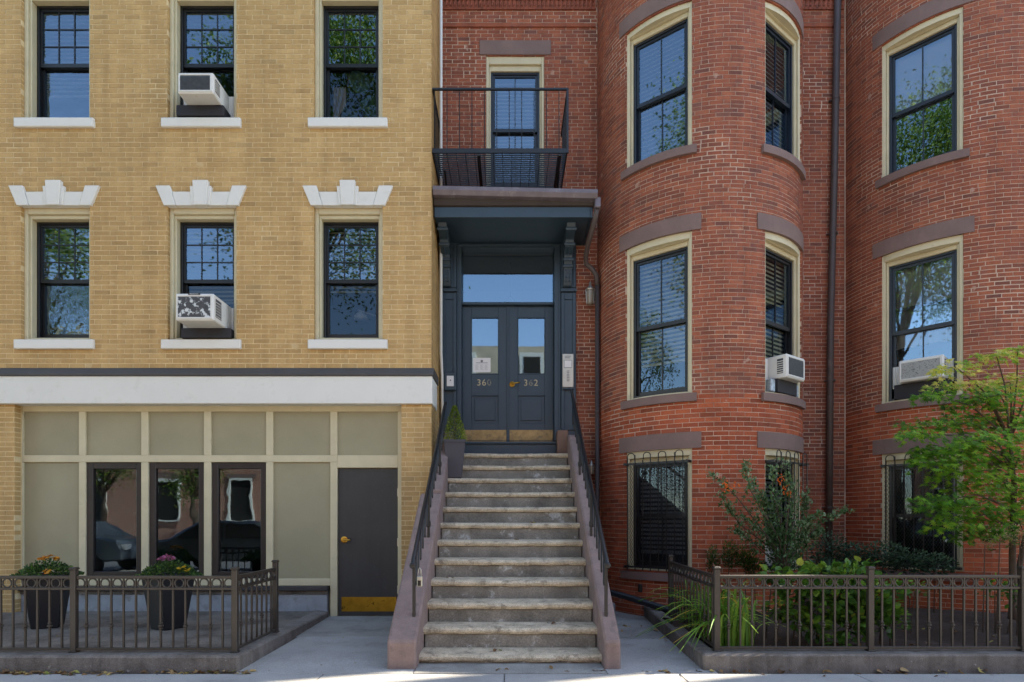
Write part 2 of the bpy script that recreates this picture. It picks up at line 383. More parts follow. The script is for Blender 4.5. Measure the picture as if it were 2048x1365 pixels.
def window(parent, M, w, h, cw, ch, cb, fmat, y0=.05, yf=.17, grid=None, mid=None, glass=None, gl_low=None, lower_open=0, step=True, label=None, split_low=None, meet=.05, low_gap=0):
    """Casing with black double-hung sashes. Local frame: origin at bottom centre of the opening on the wall face, +Y inwards."""
    glass = glass or m_glass; gl_low = gl_low or glass
    mb = MB(); frame4(mb, -w / 2, w / 2, y0, yf + .07, 0, h, cw * .62, cw * .62, max(cb * .6, .012), ch * .6)
    frame4(mb, -w / 2 + cw * .62, w / 2 - cw * .62, y0 + .035, yf + .07, max(cb * .6, .012), h - ch * .6, cw * .38, cw * .38, max(cb * .4, .008), ch * .4)
    win = part('window', mb, m_cream, parent, M, bevel=.006, label=label)
    x0, x1, z0, z1 = -w / 2 + cw, w / 2 - cw, cb if cb > .02 else .02, h - ch
    part('frame', frame4(MB(), x0, x1, yf, yf + .1, z0, z1, .032, .032, .035, .03), fmat, win, M, bevel=.003)
    x0 += .032; x1 -= .032; z0 += .035; z1 -= .03
    mid = (z0 + z1) / 2 if mid is None else mid
    # upper sash
    up = frame4(MB(), x0, x1, yf + .02, yf + .055, mid - meet / 2, z1, .032, .032, meet, .032)
    gx0, gx1, gz0, gz1 = x0 + .032, x1 - .032, mid + meet / 2, z1 - .032
    nx, nz = grid or (1, 1); mw = .014
    for i in range(1, nx): xx = gx0 + (gx1 - gx0) * i / nx; up.box(xx - mw / 2, xx + mw / 2, yf + .028, yf + .048, gz0, gz1)
    for i in range(1, nz): zz = gz0 + (gz1 - gz0) * i / nz; up.box(gx0, gx1, yf + .0285, yf + .0475, zz - mw / 2, zz + mw / 2)
    sash = part('sash', up, fmat, win, M)
    for i in range(nx):
        for k in range(nz):
            a, b = gx0 + (gx1 - gx0) * i / nx, gx0 + (gx1 - gx0) * (i + 1) / nx; c, d = gz0 + (gz1 - gz0) * k / nz, gz0 + (gz1 - gz0) * (k + 1) / nz
            e = rng.uniform(-.0012, .0012)
            p = MB(); p.hexa([(a, yf + .037 + e, c), (b, yf + .037 - e, c), (b, yf + .037 - e, d), (a, yf + .037 + e, d), (a, yf + .041 + e, c), (b, yf + .041 - e, c), (b, yf + .041 - e, d), (a, yf + .041 + e, d)])
            q = MB(); q.face(p.v[:4]); part('pane', q, glass, win, M)
    # lower sash
    zl = z0 + lower_open
    lo = frame4(MB(), x0, x1, yf + .058, yf + .09, zl, mid + meet / 2 + lower_open, .036, .036, .055, meet * .9)
    gx0, gx1, gz0, gz1 = x0 + .036, x1 - .036, zl + .055, mid - meet / 2 + lower_open + .005
    nl = split_low or 1
    for i in range(1, nl): xx = gx0 + (gx1 - gx0) * i / nl; lo.box(xx - mw / 2, xx + mw / 2, yf + .064, yf + .082, gz0, gz1)
    part('sash', lo, fmat, win, M)
    for i in range(nl):
        a, b = gx0 + (gx1 - gx0) * i / nl, gx0 + (gx1 - gx0) * (i + 1) / nl; q = MB(); e = rng.uniform(-.001, .001)
        q.face([(a, yf + .074 + e, gz0), (b, yf + .074 - e, gz0), (b, yf + .074 - e, gz1), (a, yf + .074 + e, gz1)]); part('pane', q, gl_low, win, M)
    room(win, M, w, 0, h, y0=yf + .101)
    return win, (x0, x1, z0, z1, mid)

# ================================================================== GROUND
DY, DR = 7.93, 8.95                     # faces of the yellow and the red building
struct('ground', Box(-60, 60, -60, 60, -.6, -.22), m_road)
struct('road', Box(-40, 40, -7.0, 1.0, -.3, -.13), m_road)
sw = MB()
xs = [-40 + .0]
slabs = tag(part('sidewalk', Box(-40, 40, 1.15, 5.12, -.12, -.012), m_curb, None), kind='structure')
x = -9.06
for wd in (1.5, 1.5, 1.5, 1.55, 1.42, 1.55, 1.5, 1.5, 1.5, 1.5, 1.5, 1.5):
    for (ya, yb) in ((1.2, 3.15), (3.155, 5.10)):
        part('paving_slab', Box(x + .004, x + wd - .004, ya + .003, yb - .003, -.05, 0), m_walk, slabs, bevel=.006)
    x += wd
struct('kerb', Box(-40, 40, 1.0, 1.148, -.3, .0), m_curb, .015)
struct('opposite_sidewalk', Box(-40, 40, -10.6, -7.0, -.3, 0), m_walk)
# entry path slabs, left and right of the stoop
pl = tag(part('path', Box(-2.6, 2.1, 5.105, 8.94, -.2, -.02), m_curb, None), kind='structure')
def slab(x0, x1, y0, y1, za, zb, mat=m_walk):
    m = MB(); m.hexa([(x0, y0, -.06), (x1, y0, -.06), (x1, y0, za), (x0, y0, za), (x0, y1, -.06), (x1, y1, -.06), (x1, y1, zb), (x0, y1, zb)]); return m
part('paving_slab', slab(-2.36, -.83, 5.108, 6.66, .002, .012), m_walk, pl, bevel=.005)
part('paving_slab', slab(-2.5, -.83, 6.67, 8.12, .010, .016), m_conc, pl, bevel=.005)
part('paving_slab', slab(-.822, .84, 5.108, 5.6, .006, .016), m_conc, pl, bevel=.005)
part('paving_slab', slab(.846, 1.80, 5.108, 6.5, .002, .02), m_walk, pl, bevel=.005)
part('paving_slab', slab(.846, 1.9, 6.51, 8.93, .02, .06), m_conc, pl, bevel=.005)
part('wall_footing', Box(.99, 1.9, 8.3, 8.93, 0, .16), m_base, pl, bevel=.02)

# raised patio behind the left fence, with its curb
pt = tag(part('patio', Box(-9, -2.5, 5.42, 8.2, -.1, .085), m_patio, None), kind='structure')
cb = MB(); cb.box(-9, -2.35, 5.16, 5.42, -.1, .14); part('curb', cb, m_curb, pt, bevel=.018)
cb = MB(); cb.hexa([(-2.52, 5.421, -.1), (-2.35, 5.421, -.1), (-2.35, 5.421, .14), (-2.52, 5.421, .14), (-2.6, 8.02, -.1), (-2.43, 8.02, -.1), (-2.43, 8.02, .085), (-2.6, 8.02, .105)]); part('curb', cb, m_curb, pt, bevel=.015)
# planting bed on the right, with its curb
gb = MB(); nx, ny = 40, 24
hz = lambda X, Y: .10 + .05 * math.sin(X * 2.1) * math.sin(Y * 1.7) + .03 * math.sin(X * 7 + Y * 5) + (.06 if Y > 6.5 else 0)
for i in range(nx):
    for k in range(ny):
        a, b = 1.78 + 6.2 * i / nx, 1.78 + 6.2 * (i + 1) / nx; c, d = 5.3 + 3.65 * k / ny, 5.3 + 3.65 * (k + 1) / ny
        gb.face([(a, c, hz(a, c)), (b, c, hz(b, c)), (b, d, hz(b, d)), (a, d, hz(a, d))])
bed = tag(part('planting_bed', gb, m_soil, None, smooth=True, weld=True), kind='structure')
part('curb', Box(1.70, 9, 5.2, 5.46, -.1, .145), m_curb, bed, bevel=.018)
cb = MB(); cb.hexa([(1.702, 5.461, -.1), (1.86, 5.461, -.1), (1.86, 5.461, .145), (1.702, 5.461, .145), (1.80, 8.3, -.1), (1.95, 8.3, -.1), (1.95, 8.3, .2), (1.80, 8.3, .2)]); part('curb', cb, m_curb, bed, bevel=.015)

# ================================================================== YELLOW BUILDING
yb = thing('yellow_brick_building', 'tan yellow brick apartment building with white keystone lintels and olive panelled shopfront', 'building', (-4, DY, 0))
XR = -1.033
ZT = 9.1
YW = [PX(111, DY), PX(404, DY), PX(696.5, DY)]
ww, hh = .92, 1.775
rows = [3.722, 3.722 + 2.945]
holes = [(c - ww / 2, c + ww / 2, z, z + hh) for c in YW for z in rows]
SX0, SX1 = -6.59, -1.433
holes_y = holes + [(SX0, SX1, -1, 3.0)]
fm = lambda u, d, z: (u, DY + d, z)
bk = []
lay(-7.45, XR, .0, ZT, holes_y, .0657, .2135, .012, fm, bk, 11, hdr=0)
fs = lambda u, d, z: (XR - d, DY + u, z)
lay(.003, 1.02, .0, ZT, [], .0657, .2135, .012, fs, bk, 12, hdr=0)
wb = MB(); backing(wb, -7.45, XR - .004, 0, ZT, holes_y, fm); backing(wb, 0.004, 1.02, 0, ZT, [], fs)
ywall = part('wall', wb, m_ymortar, yb)
emit(bk, ywall, [m_ybrick])
# plain bulk outside the view
def bulkmat(name, c1, c2, mo, ch, bl):
    m, nt, b, _ = nodes(name); t = nt.nodes.new('ShaderNodeTexBrick'); tc = nt.nodes.new('ShaderNodeTexCoord'); mp = nt.nodes.new('ShaderNodeMapping'); mp.inputs['Rotation'].default_value = (R(90), 0, 0)
    nt.links.new(tc.outputs['Object'], mp.inputs[0]); nt.links.new(mp.outputs[0], t.inputs[0])
    t.inputs['Color1'].default_value = hexc(c1); t.inputs['Color2'].default_value = hexc(c2); t.inputs['Mortar'].default_value = hexc(mo)
    t.inputs['Scale'].default_value = 1; t.inputs['Brick Width'].default_value = bl; t.inputs['Row Height'].default_value = ch; t.inputs['Mortar Size'].default_value = .006
    nt.links.new(t.outputs[0], b.inputs['Base Color']); b.inputs['Roughness'].default_value = .9; return m
m_ybulk = bulkmat('yellow_brick_bulk', 'b28f5b', 'c29c64', 'dcc8a0', .0657, .2135)
m_rbulk = bulkmat('red_brick_bulk', '834b3b', '90533e', 'c9b3a1', .0545, .178)
m_roofg = pmat('grey_roof', '5c5a58', .9, .1, 2)
part('upper_wall', Box(-16, XR, DY, 8.4, ZT, 13.0), m_ybulk, yb)
part('side_wall', Box(-16, -7.46, DY, 8.4, 0, ZT), m_ybulk, yb)
part('roof', Box(-16, XR - .001, DY + .02, 18, 13.0, 13.1), m_roofg, yb)
part('back_wall', Box(-16, XR - .2, 17.8, 18, 0, 13.0), m_ybulk, yb)

# lintels with keystones over the lower windows (each stone its own piece)
for c in YW:
    s = 1 / 150.06; zb = rows[0] + hh - .002
    def st(pts, y): 
        return MB().prism_y([(c + (p[0] - 110.5) * s, zb + (413.5 - p[1]) * s) for p in pts], DY - y, DY + .05)
    L = part('lintel', st([(60.4, 413.2), (97.6, 413.2), (95, 386), (52.6, 386)], .028), m_white, yb, bevel=.004)
    part('stone', st([(123.6, 413.2), (160.8, 413.2), (168.6, 386), (126.2, 386)], .028), m_white, L, bevel=.004)
    part('stone', st([(36.6, 413.5), (60, 413.5), (48.5, 374), (20, 374)], .036), m_white, L, bevel=.005)
    part('stone', st([(161.2, 413.5), (184.4, 413.5), (201, 374), (172.5, 374)], .036), m_white, L, bevel=.005)
    part('stone', st([(92.5, 413.5), (98, 413.5), (96, 375.5), (89, 375.5)], .042), m_white, L, bevel=.004)
    part('stone', st([(123.2, 413.5), (128.5, 413.5), (132, 375.5), (125.2, 375.5)], .042), m_white, L, bevel=.004)
    part('keystone', st([(98.2, 414), (123, 414), (126, 364.5), (95, 364.5)], .055), m_white, L, bevel=.006)
glab = {(0, 1): None}
for i, c in enumerate(YW):
    for k, z in enumerate(rows):
        M = T((c, DY, z)); ac = (i == 1)
        wn_, g = window(yb, M, ww, hh, .075, .125, .05, m_black, grid=(3, 3), glass=m_glass2 if (i, k) == (0, 1) else m_glass, gl_low=m_glass2 if i == 0 else m_glass4, lower_open=(.34 if k == 0 else .27) if ac else 0)
        x0, x1, z0, z1, mid = g
        sl_ = MB(); sl_.hexa([(-.527, -.045, -.133), (.527, -.045, -.133), (.527, -.045, -.012), (-.527, -.045, -.012), (-.527, .08, -.133), (.527, .08, -.133), (.527, .08, .012), (-.527, .08, .012)])
        part('sill', sl_, m_white, wn_, M, bevel=.008)
        part('sill_liner', Box(-ww / 2 + .002, ww / 2 - .002, .081, .16, -.05, .02), m_black, wn_, M)
        if (i, k) == (0, 0): blind(wn_, M, .74, mid + .05, z1, mat=m_blind, pitch=.05)
        if (i, k) == (1, 0): blind(wn_, M, .74, mid - .25, z1, mat=m_blind2, pitch=.05)
        if (i, k) == (2, 0): blind(wn_, M, .74, mid - .1, z1, mat=m_blind2, pitch=.048, tilt=70)
        if (i, k) == (0, 1): blind(wn_, M, .74, mid - .35, z1, mat=m_blind, pitch=.05, tilt=70)
        if (i, k) == (1, 1): blind(wn_, M, .74, mid + .02, z1, mat=m_blind, pitch=.05)
# flashing and white band above the shopfront
bd = part('band', Box(-9, -1.015, DY - .06, 8.4, 2.856, 3.222), m_white, yb, bevel=.008)
fl = MB(); fl.hexa([(-9, DY - .075, 3.2225), (-1.0, DY - .075, 3.2225), (-1.0, DY - .075, 3.262), (-9, DY - .075, 3.262), (-9, 8.4, 3.2225), (-1.0, 8.4, 3.2225), (-1.02, 8.4, 3.33), (-9, 8.4, 3.33)])
part('flashing', MB().prism_x([(DY - .075, 3.2225), (8.45, 3.2225), (8.45, 3.34), (DY - .012, 3.34), (DY - .075, 3.25)], -9, -1.0), m_dark, bd, bevel=.003)
# shopfront
DS = 8.05; s8 = DS / F
def sx(px): return (px - VX) * s8
def sz(py): return CAMZ + (VY - py) * s8
sfm = MB()
sfm.box(SX0 - .05, SX1 + .05, DS + .075, DS + .09, sz(924.8), 3.0); sfm.box(SX0 - .05, sx(672), DS + .075, DS + .09, 0, sz(1158))
for a, b in ((0, 172), (281, 297.5), (406.5, 423), (530.8, 676)): sfm.box(SX0 - .05 if a == 0 else sx(a), sx(b), DS + .075, DS + .09, sz(1158), sz(924.8))
sf = part('shopfront', sfm, m_panel, yb)
tr = lambda a, b, c, d, y=0: part('trim', Box(a, b, DS + y, DS + .07, c, d), m_cream, sf, bevel=.005)
zt, zm1, zm0 = sz(823.5), sz(910.8), sz(924.8)
tr(SX0, SX1, zt, 2.99); tr(SX0, sx(45.5), .05, zt); tr(sx(795.5), SX1, .0, zt)
cols = [(45.5, 157.3), (171, 282), (296.5, 407.5), (422, 531.8), (546, 660.3), (674.5, 795.5)]
for a, b in zip(cols, cols[1:]): tr(sx(a[1]), sx(b[0]), zm1 - .0, zt)
tr(sx(45.5), sx(674.5), zm0, zm1); tr(sx(674.5), sx(795.5), sz(936), zm1)
for a, b in zip(cols[:4], cols[1:5]): tr(sx(a[1]), sx(b[0]), sz(1166), zm0)
tr(sx(660.3), sx(674.5), .0, zm0)
tr(sx(45.5), sx(660.3), sz(1172), sz(1158), -.002)
for a, b in cols: part('panel', Box(sx(a) - .01, sx(b) + .01, DS + .028, DS + .06, zm1 - .01, zt + .01), m_panel, sf)
for a, b in (cols[0], cols[4]): part('panel', Box(sx(a) - .01, sx(b) + .01, DS + .028, DS + .06, sz(1160), zm0 + .01), m_panel, sf)
shopw = {}
for a, b in cols[1:4]:
    xa, xb, za, zc = sx(a), sx(b), sz(1158), zm0
    M = T((0, DS, 0))
    w_ = part('shop_window', frame4(MB(), xa + .004, xb - .004, .018, .074, za + .004, zc - .004, .085, .075, .09, .085), pmat('dark_bronze_frame', '2b2523', .4, .15, 8, bst=.05) if a < 200 else bpy.data.materials['dark_bronze_frame'], sf, M, bevel=.006)
    shopw[a] = w_.name
    q = MB(); q.face([(xa + .08, .05, za + .08), (xb - .07, .05, za + .08), (xb - .07, .05, zc - .08), (xa + .08, .05, zc - .08)]); part('pane', q, m_glass3, w_, M)
# openings behind shop windows: one dark room each is carried by the window
for a, b in cols[1:4]:
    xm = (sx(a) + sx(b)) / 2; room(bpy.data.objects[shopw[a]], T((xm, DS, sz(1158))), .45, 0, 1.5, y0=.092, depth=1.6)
part('sill_ledge', Box(SX0, sx(657), DS - .07, DS + .07, sz(1181), sz(1172.5)), pmat('dark_ledge', '3c3a3b', .6, .15, 6, bs=60, bst=.2), sf, bevel=.006)
part('ledge_support', Box(SX0, sx(656), DS - .035, DS + .07, sz(1188.5), sz(1181.2)), m_patio, sf, bevel=.004)
part('base_wall', Box(SX0, sx(655), DS - .02, DS + .074, .0, sz(1188.7)), m_base, sf, bevel=.006)
dz0 = .022
door = part('door', Box(sx(675.3), sx(794.8), DS + .03, DS + .074, dz0, sz(937)), m_doorgrey, yb, bevel=.004)
part('threshold', Box(sx(674.5), sx(796), DS - .02, DS + .07, -.01, dz0 - .004), m_steel, door)
part('kick_plate', Box(sx(682), sx(792), DS + .026, DS + .0295, sz(1224), sz(1195)), m_kick, door)
hd = MB(); hx, hz_ = sx(687.5), sz(1080)
hd.lathe([(.045, 0), (.045, .008), (.03, .012)], (0, 0, 0), 18)
part('handle_rose', hd, m_brass, door, T((hx, DS + .03, hz_)) @ Matrix.Rotation(R(90), 4, 'X'), smooth=False)
part('handle', MB().tube([(hx, DS + .02, hz_), (hx, DS - .03, hz_), (hx + .02, DS - .035, hz_), (hx + .10, DS - .035, hz_ - .004)], .011, 8), m_brass, door, smooth=True)
for py in (985, 1085, 1180): part('hinge', Box(sx(794), sx(796.3), DS + .016, DS + .03, sz(py + 8), sz(py - 8)), m_steel, door)
part('strike_plate', Box(sx(671.6), sx(674.3), DS - .006, DS + .02, sz(1098), sz(1062)), m_cream, door)
cd = MB().tube([(-.985, 8.62, 8.9), (-.985, 8.62, 6.6), (-.985, 8.62, 3.75), (-.985, 8.75, 3.45), (-.985, 8.78, 2.6)], .022, 8)
part('side_trim_pipe', cd, m_white, yb, smooth=True)  # straight pipe standing in for white window trim on the side wall

# ================================================================== RED HOUSE WITH ENTRANCE AND FIRST BAY
rh = thing('red_brick_row_house', 'red brick row house with stoop entrance and round bay beside the yellow building', 'building', (2, DR, 0))
RB = 1.463; XC1 = 2.791; XC2 = 6.517; ZR = 9.25
fr = lambda u, d, z: (u, DR + d, z)
Z_LOW = 2.915
def fbay(xc): return lambda u, d, z: (xc + (RB - d) * math.sin(u / RB), DR - (RB - d) * math.cos(u / RB), z)
uw_z = [(.63, 2.232), (2.93, 5.0), (6.07, 7.95)]          # bay openings per storey
UWX, UWZ0, UWZ1 = (-.346, .532), 6.32, 8.31
hr = [(-1.0, 1.0, -1, 5.5), (UWX[0], UWX[1], UWZ0, UWZ1)]
bk = []; wb = MB()
lay(XR, 1.326, 0, ZR, hr, .0560, .181, .0085, fr, bk, 21, hdr=9); backing(wb, XR, 1.33, 0, ZR, hr, fr)
lay(4.256, 5.05, 0, ZR, [], .0560, .181, .0085, fr, bk, 22, hdr=9); backing(wb, 4.25, 5.06, 0, ZR, [], fr)
def bay_holes(spans): return [(R(a) * RB, R(b) * RB, z0, z1) for a, b in spans for z0, z1 in uw_z]
h1 = bay_holes([(-55, -18.5), (18.5, 55)])
f1 = fbay(XC1); ua, ub = -RB * math.pi / 2, RB * math.pi / 2
lay(ua, ub, 0, Z_LOW, h1, .0600, .191, .008, f1, bk, 23, 1, hdr=0); lay(ua, ub, Z_LOW, ZR, h1, .0526, .177, .008, f1, bk, 24, 0, hdr=10)
backing(wb, ua, ub, 0, ZR, h1, f1, du=.1)
rwall = part('wall', wb, m_rmortar, rh)
emit(bk, rwall, [m_rbrick, m_rbrick2])
part('upper_wall', Box(XR + .001, 5.05, DR, 9.3, ZR, 16.6), m_rbulk, rh)  # unseen wall carried above its roof to cast shade on the sidewalk
part('upper_wall', MB().arc(XC1, DR, .1, RB, -math.pi / 2, math.pi / 2, ZR, 9.45, 24), m_rbulk, rh)
part('roof', Box(XR + .001, 5.05, 9.0, 18, 15.0, 15.1), m_roofg, rh)
part('back_wall', Box(XR + .001, 5.05, 17.8, 18, 0, 15.0), m_rbulk, rh)
# neighbouring house with the second bay
rn = thing('red_brick_neighbour_house', 'red brick house at the frame edge with round bay behind the green maple', 'building', (6.5, DR, 0))
bk = []; wb = MB(); f2 = fbay(XC2); h2 = bay_holes([(-64.2, -27.4)]); ub2 = R(38) * RB
lay(ua, ub2, 0, Z_LOW, h2, .0600, .191, .008, f2, bk, 33, 1, hdr=0); lay(ua, ub2, Z_LOW, ZR, h2, .0526, .177, .008, f2, bk, 34, 0, hdr=10)
backing(wb, ua, ub2, 0, ZR, h2, f2, du=.1)
nwall = part('wall', wb, m_rmortar, rn); emit(bk, nwall, [m_rbrick, m_rbrick2])
part('side_wall', MB().arc(XC2, DR, 1.3, RB, R(38.1), R(90), 0, ZR, 12), m_rbulk, rn)
part('side_wall', Box(7.985, 24, DR, 9.3, 0, ZR), m_rbulk, rn)
part('upper_wall', Box(5.06, 24, DR, 9.3, ZR, 15.0), m_rbulk, rn)  # unseen facade, height chosen to keep the sidewalk in shade
for xa, xb in ((5.06, 10.1), (11.2, 12.4), (13.6, 24)): part('sun_gap_parapet', Box(xa, xb, DR, DR + .1, 15.0, 17.5), m_rbulk, rn)  # added unseen wall pieces; gaps between them let sun patches reach the sidewalk
part('upper_wall', MB().arc(XC2, DR, .1, RB, -math.pi / 2, math.pi / 2, ZR, 9.45, 24), m_rbulk, rn)  # unseen bay top cut low so the sun passes over it
part('roof', Box(5.06, 24, 9.31, 18, 14.9, 14.99), m_roofg, rn); part('back_wall', Box(5.06, 24, 17.8, 18, 0, 14.9), m_rbulk, rn)
part('joint', MB().tube([(5.052, DR - .006, 0), (5.052, DR - .006, ZR)], .011, 6), m_rmortar, rn)

# terracotta cornice over the entrance wall and the strip
for (xa, xb) in ((XR + .01, 1.30), (4.30, 5.03)):
    c = part('cornice', Box(xa, xb, DR - .05, DR + .02, 9.11, 9.2), m_terra, rh, bevel=.006)
    part('cornice_course', Box(xa, xb, DR - .018, DR + .02, 8.725, 8.775), m_rbrick, c)
    n = int((xb - xa) / .062)
    for i in range(n):
        a = xa + (xb - xa) * i / n; m = MB(); q = (xb - xa) / n
        m.face([(a + .003, DR - .012, 8.99), (a + q - .003, DR - .03, 9.0), (a + q - .003, DR - .045, 9.1), (a + .003, DR - .012, 9.1)])
        m.face([(a + .003, DR - .03, 9.03), (a + q * .5, DR - .05, 9.02), (a + q - .003, DR - .02, 9.09), (a + q * .4, DR - .052, 9.1)])
        m.box(a + .002, a + q - .002, DR - .022, DR + .02, 8.985, 9.108); part('dentil', m, m_terra, c)

def baywin(parent, xc, a0, a1, z0, z1, idx, fmat, low=False, **kw):
    am = R((a0 + a1) / 2); half = R((a1 - a0) / 2); w = 2 * RB * math.sin(half) ; ch = RB * math.cos(half)
    M = T((xc + ch * math.sin(am), DR - ch * math.cos(am), z0)) @ Rz(am)
    part('lintel', MB().arc(xc, DR, RB - .12, RB + .012, R(a0 - 4.6), R(a1 + 4.4), z1, z1 + .205, 14), m_stone, parent, bevel=0)
    part('sill', MB().arc(xc, DR, RB - .2, RB + .045, R(a0 - 2.2), R(a1 + 2.2), z0 - .105, z0 - .002, 14), m_stone, parent)
    # curved head board following the wall
    hb = part('head_board', MB().arc(xc, DR, RB - .16, RB - .025, R(a0 + .05), R(a1 - .05), z1 - .085, z1 - .001, 12), m_cream, parent)
    part('sill_board', MB().arc(xc, DR, RB - .17, RB - .035, R(a0 + .05), R(a1 - .05), z0 - .001, z0 + .03, 12), m_cream, hb)
    return window(parent, M, w - .004, z1 - z0, .075, .15, .04, fmat, y0=.02, yf=.085, grid=(2, 1), split_low=2, **kw), M
BW = {}
for k, (z0, z1) in enumerate(uw_z):
    for side, (a0, a1) in enumerate([(-55, -18.5), (18.5, 55)]):
        (w_, g), M = baywin(rh, XC1, a0, a1, z0, z1, k, m_blueframe if k == 2 else m_black, lower_open=.24 if (side, k) == (1, 1) else 0, glass=m_glass4 if k == 0 else (m_glass5 if k == 1 else m_glass))
        x0, x1, zz0, zz1, mid = g
        if k == 2: blind(w_, M, .74, zz0, zz1, y=.2, pitch=.05)
        if k == 1 and side == 0: blind(w_, M, .74, zz0 + .42, zz1, y=.2, pitch=.05, mat=m_blind2, tilt=35)
        if k == 1 and side == 1: blind(w_, M, .74, zz0 + .3, zz1, y=.2, pitch=.05, mat=m_blind2, tilt=35)
        if k == 0: blind(w_, M, .7, mid - .5, zz1, y=.24, pitch=.07, mat=m_blind, tilt=40)
        BW[(side, k)] = (w_, M, g)
    (w_, g), M = baywin(rn, XC2, -64.2, -27.4, z0, z1, k, m_blueframe if k else m_black, lower_open=.32 if k == 1 else 0, glass=m_glass4 if k == 0 else m_glass)
    x0, x1, zz0, zz1, mid = g; BW[(2, k)] = (w_, M, g)
    if k == 2:
        mb = MB().box(-.37, .37, .2, .21, mid - .02, zz1); part('roller_shade', mb, m_paper, w_, M)
    if k == 1:
        mb = MB(); n = 26
        for i in range(n):
            a, b = -.37 + .74 * i / n, -.37 + .74 * (i + 1) / n; p = lambda t: .22 + .025 * math.sin(t * 34)
            mb.face([(a, p(a), mid - .2), (b, p(b), mid - .2), (b, p(b), zz1), (a, p(a), zz1)])
        part('curtain', mb, m_paper, w_, M, smooth=True, weld=True)
# window over the entrance
cx = (UWX[0] + UWX[1]) / 2; M = T((cx, DR, UWZ0))
part('lintel', Box(-.444, .632, DR - .012, DR + .1, UWZ1, UWZ1 + .218), m_stone, rh, bevel=.006)
w_, g = window(rh, M, UWX[1] - UWX[0], UWZ1 - UWZ0, .07, .2, .05, m_blueframe, y0=.02, yf=.08, grid=(2, 1), split_low=2)
blind(w_, M, .62, g[2], g[3], y=.21, pitch=.05)
part('sill', Box(-.444, .632, DR - .04, DR + .1, UWZ0 - .1, UWZ0 - .002), m_stone, rh, bevel=.006)

# ---------------- entrance: surround, doors, transom, canopy
DD = 9.02
en = part('door_surround', MB().box(-.763, -.707, 8.86, 9.10, 2.28, 5.43).box(.676, .757, 8.86, 9.10, 2.28, 5.43).box(-.707, .676, 8.90, 9.10, 5.385, 5.43).box(-.707, .676, 8.96, 9.08, 4.56, 4.60), m_doorblue, rh, bevel=.005)
part('moulding', frame4(MB(), -.77, .765, 8.84, 8.87, 2.5, 5.425, .022, .022, .004, .03), m_doorblue, en, bevel=.004)
for xa, xb in ((-1.0, -.775), (.77, .997)):
    p = part('pilaster', MB().box(xa, xb, 8.845, 8.97, 2.28, 5.44).box(xa - .006, xb + .006, 8.80, 8.95, 4.70, 4.735).box(xa + .001, xb - .001, 8.82, 8.95, 4.736, 4.76), m_doorblue, rh, bevel=.005)
    part('raised_frame', frame4(MB(), xa + .005, xb - .005, 8.827, 8.846, 2.65, 4.69, .05, .05, .06, .1), m_doorblue, p, bevel=.004)
    part('raised_frame', frame4(MB(), xa + .005, xb - .005, 8.83, 8.846, 4.77, 5.40, .04, .04, .05, .05), m_doorblue, p, bevel=.004)
part('plinth', Box(.70, .86, 8.62, 8.84, 2.25, 2.62), pmat('brown_plinth', '745a4d', .8, .1, 5, bst=.3), rh, bevel=.01)
part('threshold', MB().box(-.775, .70, 8.80, 8.99, 2.27, 2.44).box(-.775, .74, 8.77, 9.0, 2.44, 2.475), m_doorblue, rh, bevel=.006)
q = MB(); q.face([(-.705, DD + .02, 4.59), (.674, DD + .02, 4.59), (.674, DD + .02, 5.39), (-.705, DD + .02, 5.39)])
part('transom_pane', q, glassmat('transom_glass', 3.0, wob=.0006), en)
room(en, T((0, DD + .05, 2.4)), 1.4, 0, 3.1, y0=.06, depth=2.4, mat=pmat('hall_paint', '6d675c', .8, .1, 2, bst=0))
def leaf_door(xa, xb, gl):
    z0, z1 = 2.487, 4.556; za, zb, zc, zd = PZ(847, DD), PZ(792, DD), PZ(748, DD), PZ(635.6, DD)
    ga, gb_ = gl; mb = MB(); y0, y1 = DD, DD + .045
    mb.box(xa, ga, y0, y1, z0, z1); mb.box(gb_, xb, y0, y1, z0, z1)
    for c, d in ((z0, za), (zb, zc), (zd, z1)): mb.box(ga, gb_, y0 + .0005, y1 - .0005, c, d)
    d = part('door', mb, m_doorblue, rh, bevel=.003)
    part('door_panel', MB().box(ga, gb_, y0 + .02, y1, za, zb).box(ga + .045, gb_ - .045, y0 + .006, y0 + .02, za + .045, zb - .045), m_doorblue, d, bevel=.004)
    q = MB(); q.face([(ga - .002, y0 + .02, zc - .002), (gb_ + .002, y0 + .02, zc - .002), (gb_ + .002, y0 + .02, zd + .002), (ga - .002, y0 + .02, zd + .002)]); part('pane', q, bpy.data.materials['transom_glass'], d)
    part('glazing_bead', frame4(MB(), ga - .012, gb_ + .012, y0 - .006, y0 + .012, zc - .012, zd + .012, .018, .018, .018, .018), m_doorblue, d, bevel=.003)
    part('kick_plate', Box(xa + .012, xb - .012, y0 - .004, y0 - .001, PZ(884, DD), PZ(860.5, DD)), m_kick2, d)
    return d
X = lambda px: PX(px, DD)
dl = leaf_door(-.706, -.028, (X(943), X(996.5))); dr = leaf_door(-.004, .674, (X(1036), X(1089.6)))
part('astragal', Box(-.034, .0, DD - .016, DD - .0005, 2.487, 4.556), m_doorblue, dr, bevel=.004)
hx, hz_ = X(1024), PZ(769, DD)
part('handle_rose', MB().lathe([(.042, 0), (.042, .01), (.024, .02)], (0, 0, 0), 18), m_brass, dr, T((hx, DD, hz_)) @ Matrix.Rotation(R(90), 4, 'X'))
part('handle', MB().tube([(hx, DD - .01, hz_), (hx, DD - .06, hz_), (hx + .02, DD - .065, hz_), (hx + .12, DD - .065, hz_ + .012)], .012, 8), m_brass, dr, smooth=True)
